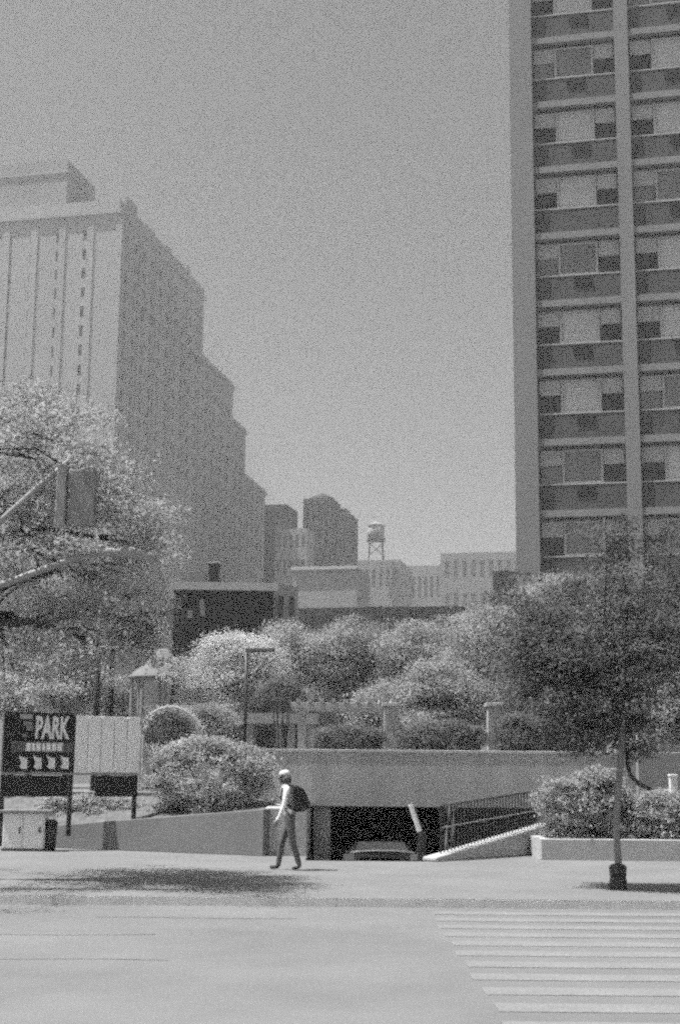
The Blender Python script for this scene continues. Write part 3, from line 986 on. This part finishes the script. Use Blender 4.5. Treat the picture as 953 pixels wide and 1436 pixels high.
def shrub(name, label, px, py, Y, rx, ry, lmat, base_z, nclump=120, nleaf=26, leaf=0.07, spread=0.13, lo=0.55, cat='shrub', rd=None, nsub=1, group=None):
    c = at(px, py, Y)
    bs = (c.x, Y, base_z)
    t = thing(name, label, cat, bs, 0, group)
    k = Y / F
    rx_, rz_ = rx * k, ry * k
    rd_ = rd or rx_ * 0.7
    st = MB()
    for i in range(9):
        a = 2 * math.pi * i / 9
        e = Vector((rx_ * 0.6 * math.cos(a), rd_ * 0.6 * math.sin(a), max(0.15, c.z - base_z + rz_ * 0.3)))
        st.tube([(0.05 * math.cos(a), 0.05 * math.sin(a), -0.05), e * 0.5 + Vector((0, 0, 0.1)), e], [0.025, 0.018, 0.008], 5)
    st.build('stems', M_BARK, t)
    OUT.clear()
    cc, pts = blob_points((0, 0, c.z - base_z), (rx_, rd_, rz_), nclump, nleaf, spread, lo)
    # uneven mass: a few lumps pushed out of the outline
    for i in range(11):
        a = random.uniform(-0.1, math.pi + 0.1)
        p2 = blob_points((rx_ * 0.75 * math.cos(a), random.uniform(-.4, .1) * rd_, c.z - base_z + rz_ * 0.75 * math.sin(a)), (rx_ * random.uniform(0.18, 0.4), rd_ * 0.3, rz_ * random.uniform(0.2, 0.42)), nclump // 8, nleaf, spread, 0.2)[1]
        pts = np.concatenate([pts, p2])
    p2 = blob_points((0, 0, 0.05), (rx_ * 0.9, rd_ * 0.9, 0.3), nclump // 3, nleaf, spread, 0.3)[1]
    pts = np.concatenate([pts, p2])
    keep = pts[:, 2] > 0.02
    oo = np.concatenate(OUT)[keep]
    pts = pts[keep]
    leaves('foliage', pts, rng.uniform(0.7, 1.25, len(pts)) * leaf, lmat, t, flat=0.6, out=oo)
    return t

shrub('bush', 'big rounded bright bush growing behind the low wall', 292, 1090, 32.6, 82, 52, L_BUSH, 0.75, nclump=170, nleaf=62, spread=0.13, rd=1.0)
shrub('bush', 'small low bush below the white sign panel', 150, 1135, 33.6, 45, 20, L_BUSH, 0.55, nclump=70, spread=0.1, rd=0.4)
shrub('bush', 'pale low bush between the sign posts and the cabinet', 85, 1140, 33.8, 28, 24, L_PALE, 0.5, nclump=60, spread=0.1, rd=0.4)
shrub('bush', 'dark planting under the curved garden arch', 225, 1025, 38.5, 36, 28, L_HEDGE, 1.2, nclump=120, spread=0.14, rd=0.6)
shrub('bush', 'dark shrub between the garden arch and the street lamp', 290, 1015, 39.5, 36, 26, L_PLAZA, 1.2, nclump=100, spread=0.14, rd=0.6)
shrub('bush', 'dark shrub clump just right of the street lamp pole', 395, 972, 43, 26, 18, L_HEDGE, 1.2, nclump=70, spread=0.14, rd=0.5)
shrub('hedge', 'dark clipped hedge behind the wall left of the first pillar', 490, 1040, 37, 44, 20, L_HEDGE, 1.2, nclump=130, spread=0.12, rd=0.5, cat='hedge')
shrub('hedge', 'dark clipped hedge behind the wall between the two pillars', 620, 1036, 37.2, 58, 22, L_HEDGE, 1.2, nclump=170, spread=0.12, rd=0.5, cat='hedge')
shrub('hedge', 'dark hedge right of the second plaza pillar', 730, 1030, 37.4, 32, 26, L_HEDGE, 1.2, nclump=120, spread=0.12, rd=0.5, cat='hedge')

# right planter
t = thing('planter', 'long pale concrete planter full of shrubs at right', 'planter', (0, 0, 0))
PY = 29.45
x0 = at(758, 1185, PY).x
MB().box(x0, 13.0, PY, PY + 0.18, 0, 0.42).build('front_wall', M_CONC_L, t, bevel=0.015)
MB().box(x0, x0 + 0.18, PY + 0.183, 31.4, 0, 0.418).build('side_wall', M_CONC_L, t)
MB().box(x0 + 0.183, 13.0, 31.2, 31.38, 0, 0.415).build('back_wall', M_CONC, t)
MB().box(x0 + 0.185, 12.9, PY + 0.185, 31.195, 0.02, 0.36).build('soil', M_SOIL, t)
shrub('planter_shrub', 'rounded leafy shrub at left end of the right planter', 790, 1135, 30.2, 32, 38, L_BUSH, 0.36, nclump=110, spread=0.1, rd=0.45, group='shrubs in the planter')
shrub('planter_shrub', 'taller leafy shrub against the thin tree trunk in the planter', 838, 1125, 30.4, 32, 44, L_PLAZA, 0.36, nclump=130, spread=0.1, rd=0.45, group='shrubs in the planter')
shrub('planter_shrub', 'leafy shrub right of the thin tree trunk in the planter', 912, 1142, 30.4, 38, 30, L_BUSH, 0.36, nclump=120, spread=0.1, rd=0.45, group='shrubs in the planter')
shrub('planter_shrub', 'shrub cut by the right frame edge in the planter', 965, 1140, 30.4, 26, 32, L_PLAZA, 0.36, nclump=80, spread=0.1, rd=0.45, group='shrubs in the planter')
# grey slope / wall behind the planter with white post
m = MB().box(6.9, 15, 33.2, 33.5, 0, 2.2)
tag(m.build('side_wall', M_STONE_M), 'grey wall behind the planter under the corner building windows', 'wall')
p = at(944, 1130, 31.9)
t = thing('white_post', 'short white post behind the planter at the right edge', 'post', (p.x, 31.9, 0))
z = at(944, 1086, 31.9).z
MB().box(-0.08, 0.08, -0.08, 0.08, 0, z - 0.05).build('shaft', M_WHITE, t, bevel=0.01)
MB().box(-0.095, 0.095, -0.095, 0.095, z - 0.048, z).build('cap', M_WHITE, t, bevel=0.01)

# ================================================================== STREET FURNITURE
# parking sign
S = at(4, 1060, 31.0)
SU = Vector((math.cos(R(24)), math.sin(R(24)), 0))
sw = hit(105, 1040, S, SU)[0]
swe = hit(196, 1040, S, SU)[0]
szb = hit(60, 1083, S, SU)[1]
szt = hit(10, 998, S, SU)[1]
t = thing('parking_sign', 'dark PARK sign board with blank white panels beside it', 'sign', (S.x, S.y, 0), R(24))
MB().box(0, sw - 0.005, -0.03, 0.05, szb, szt).build('dark_board', M_BLACK, t, bevel=0.008)
npan = 5
pw = (swe - sw) / npan
for k in range(npan):
    MB().box(sw + pw * k + 0.006, sw + pw * (k + 1) - 0.006, -0.02 + 0.006 * (k % 2), 0.04, szb + 0.01, szt - 0.05).build('white_panel', M_PANEL, t, bevel=0.004)
MB().box(sw, swe, 0.042, 0.07, szb + 0.05, szt - 0.1).build('backing', M_GREYM, t)
MB().box(0, swe, -0.02, 0.05, szb - 0.05, szb - 0.003).build('rail', M_GREYM, t)
for x in (0.05, sw - 0.03, swe - 0.05):
    MB().box(x - 0.045, x + 0.045, 0.072, 0.16, 0.3, szt - 0.05).build('post', M_DARKM, t)
# lower dark boards
zl = hit(60, 1117, S, SU)[1]
MB().box(0.04, hit(96, 1100, S, SU)[0], 0.0, 0.05, zl, szb - 0.07).build('lower_board', M_BLACK, t, bevel=0.008)
MB().box(hit(134, 1100, S, SU)[0], swe - 0.01, 0.0, 0.05, zl, szb - 0.07).build('lower_board', M_BLACK, t, bevel=0.008)

def text_mesh(txt, h, width, material, name, parent, loc, off=0.0, shear=0.0):
    cu = bpy.data.curves.new('tmp_text', 'FONT')
    cu.body = txt
    cu.size = 1.0
    cu.extrude = 0.01
    cu.offset = off
    cu.shear = shear
    cu.resolution_u = 4
    o = bpy.data.objects.new('tmp_text', cu)
    col.objects.link(o)
    dg = bpy.context.evaluated_depsgraph_get()
    me = bpy.data.meshes.new_from_object(o.evaluated_get(dg))
    bpy.data.objects.remove(o)
    bpy.data.curves.remove(cu)
    co = np.array([v.co[:] for v in me.vertices])
    mn, mx = co.min(0), co.max(0)
    sx, sy = width / (mx[0] - mn[0]), h / (mx[1] - mn[1])
    for v in me.vertices:
        x, y, z = v.co
        v.co = ((x - mn[0]) * sx, -z * 0.8, (y - mn[1]) * sy)
    me.materials.clear()
    me.materials.append(material)
    me.name = name
    ob = bpy.data.objects.new(name, me)
    col.objects.link(ob)
    ob.parent = parent
    ob.location = loc
    return ob
def sp(px, py):
    return hit(px, py, S, SU)
a, b = sp(49, 1036), sp(98, 1005)
text_mesh('PARK', b[1] - a[1], b[0] - a[0], M_WHITE, 'lettering', t, (a[0], -0.04, a[1]), off=0.035, shear=0.06)
a, b = sp(28, 1008), sp(46, 1002)
MB().box(a[0], b[0], -0.045, -0.032, a[1], b[1]).build('small_lettering', M_FRAME, t)
for x0_, y0_, x1_, y1_ in ((33, 1017, 45, 1012), (37, 1024, 46, 1018), (31, 1034, 38, 1030)):
    a, b = sp(x0_, y0_), sp(x1_, y1_)
    MB().box(a[0], b[0], -0.045, -0.032, a[1], b[1]).build('small_lettering', M_STONE_M, t)
a, b = sp(15, 1054), sp(103, 1041)
MB().box(a[0], b[0], -0.04, -0.031, a[1], b[1]).build('grey_band', M_CONC_D, t)
for k, (x0_, x1_) in enumerate(((36, 43), (44, 49), (50, 57), (59, 63), (64.5, 71), (72, 79), (80, 87))):
    a, b = sp(x0_, 1053), sp(x1_, 1042)
    MB().box(a[0], b[0], -0.048, -0.041, a[1], b[1]).build('band_letter', M_PANEL, t)
# four price marks
for k, x0_ in enumerate((26, 46, 65, 84)):
    g = MB()
    shp = [(0, 0), (5, 3), (12, 4), (12, 12), (11.5, 19.5), (4, 19), (0.5, 16), (3, 13), (3, 8), (1.5, 5)]
    fr = [sp(x0_ + dx, 1059 + dy) for dx, dy in shp]
    f_ = [(u, -0.046, z) for u, z in fr]
    b_ = [(u, -0.033, z) for u, z in fr]
    g.face(f_)
    for i in range(len(f_)):
        j = (i + 1) % len(f_)
        g.face([f_[i], f_[j], b_[j], b_[i]])
    g.build('price_mark', M_WHITE, t)

# utility cabinet by the sign
p = at(4, 1190, 31.2)
t = thing('utility_cabinet', 'low white two-door cabinet standing on the sidewalk below the sign', 'cabinet', (at(2, 1188, 31.0).x, 31.0, 0))
wd = 58 * 31 / F
MB().box(0, wd, 0, 0.5, 0.0, 0.05).build('plinth', M_CONC_D, t)
MB().box(0.01, wd - 0.01, 0.02, 0.48, 0.052, 0.80).build('body', M_PANEL, t, bevel=0.01)
for k in range(2):
    x = 0.03 + k * (wd - 0.04) / 2
    d = MB().box(x, x + (wd - 0.06) / 2 - 0.02, -0.005, 0.018, 0.08, 0.78).build('door', M_WHITE, t, bevel=0.005)
    MB().box(x + 0.33, x + 0.36, -0.03, -0.007, 0.38, 0.5).build('handle', M_DARKM, d)
MB().box(-0.08, wd + 0.16, -0.1, 0.6, 0.802, 0.86).build('top', M_STONE_M, t, bevel=0.01)
t2 = thing('waste_bin', 'narrow dark bin squeezed beside the white cabinet', 'bin', (t.location.x + wd + 0.11, 31.2, 0))
MB().lathe([(0.10, 0.0), (0.125, 0.55)], 14).build('body', M_DARKM, t2, smooth=True)
MB().lathe([(0.135, 0.552), (0.135, 0.60), (0.08, 0.66)], 14).build('lid', M_BLACK, t2)

# street lamp on the plaza
p = at(343, 1045, 40)
t = thing('street_lamp', 'slim dark street lamp with flat head before the domed tree', 'street lamp', (p.x, 40, 1.2))
zt = at(343, 912, 40).z - 1.2
MB().tube([(0, 0, 0), (0, 0, zt)], [0.06, 0.045], 10).build('pole', M_DARKM, t, smooth=True)
MB().lathe([(0.12, 0), (0.11, 0.25), (0.07, 0.3)], 12).build('base', M_DARKM, t)
h = MB()
h.hexa([(-0.02, -0.14, zt - 0.06), (0.82, -0.12, zt - 0.02), (0.82, 0.12, zt - 0.02), (-0.02, 0.14, zt - 0.06)],
       [(-0.02, -0.1, zt + 0.06), (0.78, -0.08, zt + 0.07), (0.78, 0.08, zt + 0.07), (-0.02, 0.1, zt + 0.06)])
h.build('lamp_head', M_DARKM, t, bevel=0.02)
MB().box(0.4, 0.76, -0.08, 0.08, zt - 0.075, zt - 0.05).build('lens', M_WHITE, t)
# tall street light: pole outside the frame, two pale arms and a hanging box reach in
Y0 = 20.9
base = at(-70, 1000, Y0)
t = thing('street_light', 'pale double-armed street light reaching in from the left edge through the tree', 'street light', (base.x, Y0, 0))
def loc(px, py):
    return tuple(at(px, py, Y0) - Vector((base.x, Y0, 0)))
top = loc(-70, 700)[2]
MB().tube([(0, 0, 0), (0, 0, top * 0.5), (0, 0, top)], [0.11, 0.09, 0.07], 12).build('pole', M_GREYM, t, smooth=True)
MB().tube([(0, 0, loc(-70, 845)[2]), loc(0, 821), loc(60, 799), loc(105, 783), loc(135, 777)], [0.06, 0.055, 0.05, 0.045, 0.04], 8).build('lower_arm', M_ARM, t, smooth=True)
h = [loc(132, 777), loc(150, 774), loc(185, 775), loc(210, 781), loc(220, 787)]
MB().tube(h, [0.045, 0.07, 0.085, 0.07, 0.03], 10).build('lamp_head', M_ARM, t, smooth=True)
MB().tube([(0, 0, loc(-70, 795)[2]), loc(0, 732), loc(60, 678), loc(104, 640)], [0.06, 0.055, 0.05, 0.04], 8).build('upper_arm', M_ARM, t, smooth=True)
q0, q1 = loc(78, 742), loc(96, 652)
MB().box(q0[0], q1[0], -0.1, 0.1, q0[2], q1[2]).build('hanging_bar', M_ARM, t, bevel=0.02)
q0, q1 = loc(97, 738), loc(136, 660)
MB().box(q0[0], q1[0], -0.08, 0.1, q0[2], q1[2]).build('hanging_panel', M_STONE_M, t, bevel=0.02)
# second pole among the left trees
p = at(135, 1005, 37)
t = thing('utility_pole', 'dark utility pole with small box among the left trees', 'pole', (p.x, 37, 1.0))
zt = at(135, 842, 37).z - 1.0
MB().tube([(0, 0, 0), (0, 0, zt)], [0.085, 0.07], 10).build('shaft', M_DARKM, t, smooth=True)
MB().box(0.09, 0.3, -0.12, 0.12, zt - 0.9, zt - 0.45).build('junction_box', M_DARKM, t, bevel=0.01)
MB().tube([(0, 0, zt - 0.06), (0.6, 0, zt + 0.02)], 0.025, 6).build('bracket', M_GREYM, t)

# ================================================================== CAR ON THE RAMP
sl = math.atan2(-2.35, 36.5 - RY)
car = thing('parked_car', 'dark car down on the garage ramp with only its roof showing', 'car', (0.98, 33.4, -2.35 * (33.4 - RY) / (36.5 - RY) + 0.01))
car.rotation_euler = (sl, 0, 0)
M_CARP = mat('car_paint', 0.012, rough=0.8, var=0.1, scale=2, spec=0.0)
def shell(secs, n=20, pw=0.55):
    """rounded hull lofted through (y, half width, z low, z high)"""
    g = MB()
    for y, w, z0, z1 in secs:
        for j in range(n):
            a = 2 * math.pi * j / n
            ca, sa = math.cos(a), math.sin(a)
            g.v.append((w * math.copysign(abs(ca) ** pw, ca), y, (z0 + z1) / 2 + (z1 - z0) / 2 * math.copysign(abs(sa) ** pw, sa)))
    for i in range(len(secs) - 1):
        for j in range(n):
            g.f.append((i * n + j, i * n + (j + 1) % n, (i + 1) * n + (j + 1) % n, (i + 1) * n + j))
    g.f.append(tuple(range(n)))
    g.f.append(tuple((len(secs) - 1) * n + j for j in reversed(range(n))))
    g.m = [0] * len(g.f)
    return g
shell([(-2.27, 0.62, 0.42, 0.72), (-2.2, 0.78, 0.33, 0.84), (-1.9, 0.86, 0.28, 0.92), (-1.2, 0.88, 0.26, 0.95), (0.9, 0.88, 0.26, 0.93),
       (1.7, 0.85, 0.28, 0.84), (2.15, 0.76, 0.32, 0.72), (2.26, 0.6, 0.42, 0.62)]).build('body', M_CARP, car, smooth=True)
shell([(-1.75, 0.66, 0.80, 0.97), (-1.3, 0.70, 0.80, 1.28), (-0.9, 0.70, 0.80, 1.42), (-0.2, 0.70, 0.80, 1.45), (0.3, 0.69, 0.80, 1.36), (1.05, 0.66, 0.80, 0.95)], pw=0.62).build('cabin', M_CARP, car, smooth=True)
g = MB()
g.hexa([(-0.58, -1.69, 1.02), (0.58, -1.69, 1.02), (0.58, -1.6, 1.0), (-0.58, -1.6, 1.0)],
       [(-0.5, -1.27, 1.31), (0.5, -1.27, 1.31), (0.5, -1.2, 1.28), (-0.5, -1.2, 1.28)])
g.build('rear_window', M_WIN, car)
MB().tube([(0.80 * math.sin(a), -1.66 - 0.2 * math.cos(a), 0.955 + 0.03 * math.cos(a)) for a in np.linspace(-1.35, 1.35, 15)], 0.012, 6).build('glint_arc', M_CONC_D, car)  # paler arc standing for a sun glint at the rear window base
MB().tube([(0.74 * math.sin(a), -2.08 - 0.16 * math.cos(a), 0.84 + 0.035 * math.cos(a)) for a in np.linspace(-1.2, 1.2, 15)], 0.014, 6).build('glint_arc', M_GREYM, car)  # second sun glint built as a paler strip, along the trunk edge
for sx in (-1, 1):
    MB().box(sx * 0.72 - 0.12, sx * 0.72 + 0.12, -2.27, -2.2, 0.66, 0.8).build('tail_light', M_CONC_D, car, bevel=0.01)
    for y in (-1.35, 1.4):
        w = MB()
        w.tube([(sx * 0.72, y, 0.31), (sx * 0.88, y, 0.31)], 0.31, 18)
        w = w.build('wheel', M_BLACK, car)
        MB().tube([(sx * 0.881, y, 0.31), (sx * 0.892, y, 0.31)], 0.2, 14).build('rim', M_GREYM, w)
MB().box(-0.8, 0.8, -2.31, -2.2, 0.36, 0.52).build('bumper', M_BLACK, car, bevel=0.02)

# ================================================================== PERSON
M_SKIN = mat('skin', 0.30, rough=0.6, var=0.05)
M_SHIRT = mat('grey_shirt', 0.36, var=0.12, scale=6)
M_SLEEVE = mat('light_sleeve', 0.8, var=0.08, scale=6)
M_PANTS = mat('dark_trousers', 0.11, var=0.2, scale=6)
M_CAP = mat('pale_cap', 0.55, var=0.08, scale=8)
q = at(405, 1214, 25.7)
person = thing('person', 'person in pale cap and light sleeves walking left past the garage', 'person', (q.x, 25.7, 0))
vs, es, rs = [], [], []
def jv(p, r, par=None):
    vs.append(p)
    rs.append(r)
    if par is not None:
        es.append((par, len(vs) - 1))
    return len(vs) - 1
pel = jv((0.02, 0, 0.93), (0.13, 0.155))
ab = jv((-0.01, 0, 1.08), (0.11, 0.145), pel)
ch = jv((-0.05, 0, 1.30), (0.12, 0.165), ab)
nb = jv((-0.07, 0, 1.43), (0.08, 0.09), ch)
nk = jv((-0.085, 0, 1.49), (0.052, 0.055), nb)
hd = jv((-0.10, 0, 1.575), (0.085, 0.075), nk)
ht = jv((-0.10, 0, 1.66), (0.08, 0.072), hd)
for sy, leg in ((-1, 'back'), (1, 'front')):
    hp = jv((0.01, sy * 0.09, 0.86), (0.09, 0.09), pel)
    if leg == 'back':
        kn = jv((0.06, sy * 0.09, 0.49), (0.068, 0.068), hp)
        an = jv((0.18, sy * 0.09, 0.11), (0.05, 0.042), kn)
        he = jv((0.19, sy * 0.09, 0.065), (0.04, 0.04), an)
        to = jv((0.05, sy * 0.10, 0.034), (0.032, 0.045), he)
    else:
        kn = jv((-0.13, sy * 0.09, 0.50), (0.068, 0.068), hp)
        an = jv((-0.19, sy * 0.09, 0.10), (0.05, 0.042), kn)
        he = jv((-0.20, sy * 0.09, 0.05), (0.04, 0.04), an)
        to = jv((-0.35, sy * 0.10, 0.045), (0.032, 0.045), he)
    sh = jv((-0.05, sy * 0.18, 1.40), (0.062, 0.062), nb)
    if sy == -1:
        el = jv((-0.09, sy * 0.225, 1.12), (0.046, 0.046), sh)
        wr = jv((-0.19, sy * 0.225, 0.88), (0.033, 0.033), el)
        hv = Vector((-0.10, 0.0, -0.20)).normalized()
    else:
        el = jv((0.03, sy * 0.225, 1.12), (0.046, 0.046), sh)
        wr = jv((0.05, sy * 0.225, 0.87), (0.033, 0.033), el)
        hv = Vector((-0.02, 0.0, -0.20)).normalized()
    w0 = Vector(vs[wr])
    pa = jv(tuple(w0 + hv * 0.06), (0.036, 0.022), wr)
    pb = Vector(vs[pa])
    fw = Vector((-1, 0, 0.0))
    for i, (off, ln) in enumerate(((-0.030, 0.068), (-0.010, 0.078), (0.010, 0.074), (0.030, 0.058))):
        k1 = jv(tuple(pb + hv * 0.03 + fw * off), (0.010, 0.010), pa)
        k2 = jv(tuple(pb + hv * (0.03 + ln * 0.55) + fw * off * 1.1), (0.0085, 0.0085), k1)
        jv(tuple(pb + hv * (0.03 + ln) + fw * off * 1.1 + Vector((0, -sy * 0.02, 0))), (0.007, 0.007), k2)
    th1 = jv(tuple(w0 + hv * 0.045 + fw * 0.04), (0.012, 0.012), pa)
    jv(tuple(w0 + hv * 0.095 + fw * 0.062), (0.009, 0.009), th1)
me = bpy.data.meshes.new('person_skeleton')
me.from_pydata(vs, es, [])
tmp = bpy.data.objects.new('person_skeleton', me)
col.objects.link(tmp)
sk = tmp.modifiers.new('skin', 'SKIN')
ss = tmp.modifiers.new('sub', 'SUBSURF')
ss.levels = 2
for i, r in enumerate(rs):
    d = me.skin_vertices[0].data[i]
    d.radius = r
    d.use_root = (i == 0)
dg = bpy.context.evaluated_depsgraph_get()
bm_ = bpy.data.meshes.new_from_object(tmp.evaluated_get(dg))
bpy.data.objects.remove(tmp)
bm_.name = 'body'
bm_.materials.clear()
for mm in (M_SHIRT, M_SLEEVE, M_PANTS, M_SKIN, M_BLACK):
    bm_.materials.append(mm)
for p_ in bm_.polygons:
    x, y, z = p_.center
    p_.use_smooth = True
    if z > 1.475:
        k = 3
    elif abs(y) > 0.165 and z > 0.87:
        k = 1
    elif abs(y) > 0.175 and z > 0.55:
        k = 3
    elif z < 0.085:
        k = 4
    elif z < 0.97:
        k = 2
    else:
        k = 0
    p_.material_index = k
bo = bpy.data.objects.new('body', bm_)
col.objects.link(bo)
bo.parent = person
MB().lathe([(0.099, 1.635), (0.098, 1.67), (0.085, 1.705), (0.05, 1.728), (0.01, 1.735)], 16, (-0.095, 0)).build('cap', M_CAP, person, smooth=True)
g = MB()
g.hexa([(-0.30, -0.06, 1.615), (-0.17, -0.085, 1.636), (-0.17, 0.085, 1.636), (-0.30, 0.06, 1.615)],
       [(-0.30, -0.06, 1.623), (-0.17, -0.085, 1.648), (-0.17, 0.085, 1.648), (-0.30, 0.06, 1.623)])
g.build('cap_brim', M_CAP, person)
MB().tube([(-0.17, 0, 1.61), (-0.205, 0, 1.575), (-0.175, 0, 1.565)], [0.012, 0.016, 0.012], 6).build('nose', M_SKIN, person)
for sy in (-1, 1):
    MB().lathe([(0.004, 1.60), (0.011, 1.606), (0.004, 1.612)], 8, (-0.175, sy * 0.032)).build('eye', M_BLACK, person)
    MB().tube([(-0.085, sy * 0.075, 1.565), (-0.08, sy * 0.086, 1.59), (-0.085, sy * 0.077, 1.615)], [0.01, 0.018, 0.01], 6).build('ear', M_SKIN, person)
MB().box(-0.19, -0.175, -0.024, 0.024, 1.537, 1.544).build('mouth', M_PANTS, person)
MB().lathe([(0.092, 1.50), (0.098, 1.56), (0.097, 1.634)], 14, (-0.078, 0)).build('hair', M_PANTS, person, smooth=True)
# backpack worn on the back
bp_ = thing('backpack', 'dark backpack on the back of the walking person', 'backpack', (q.x + 0.07, 25.7, 1.0))
prof = [(0.02, 0.0), (0.20, 0.02), (0.27, 0.10), (0.25, 0.26), (0.17, 0.40), (0.04, 0.47), (0.0, 0.40)]
g = MB()
L = [(x, -0.15, z) for x, z in prof]
Rr = [(x, 0.15, z) for x, z in prof]
g.face(L)
g.face(list(reversed(Rr)))
for i in range(len(prof)):
    j = (i + 1) % len(prof)
    g.face([L[j], L[i], Rr[i], Rr[j]])
g.build('bag', M_BLACK, bp_, bevel=0.03)
MB().box(0.235, 0.29, -0.11, 0.11, 0.06, 0.2).build('pocket', M_BLACK, bp_, bevel=0.02)
for sy in (-1, 1):
    MB().tube([(0.05, sy * 0.11, 0.42), (-0.08, sy * 0.12, 0.47), (-0.20, sy * 0.12, 0.40), (-0.235, sy * 0.13, 0.25), (-0.12, sy * 0.165, 0.12), (0.03, sy * 0.14, 0.06)], 0.02, 6).build('strap', M_BLACK, bp_)

# ================================================================== HAZE
hz = MB().box(-1010, 1010, -1010, 1010, -4.2, 104.0).build('haze', [])
tag(hz, kind='stuff')
hm = bpy.data.materials.new('haze')
hm.use_nodes = True
hn, hl = hm.node_tree.nodes, hm.node_tree.links
hn.clear()
ho = hn.new('ShaderNodeOutputMaterial')
hv_ = hn.new('ShaderNodeVolumePrincipled')
hv_.inputs['Color'].default_value = (0.95, 0.95, 0.95, 1)
hv_.inputs['Density'].default_value = 0.0009
hv_.inputs['Anisotropy'].default_value = 0.2
hl.new(hv_.outputs[0], ho.inputs['Volume'])
hz.data.materials.append(hm)
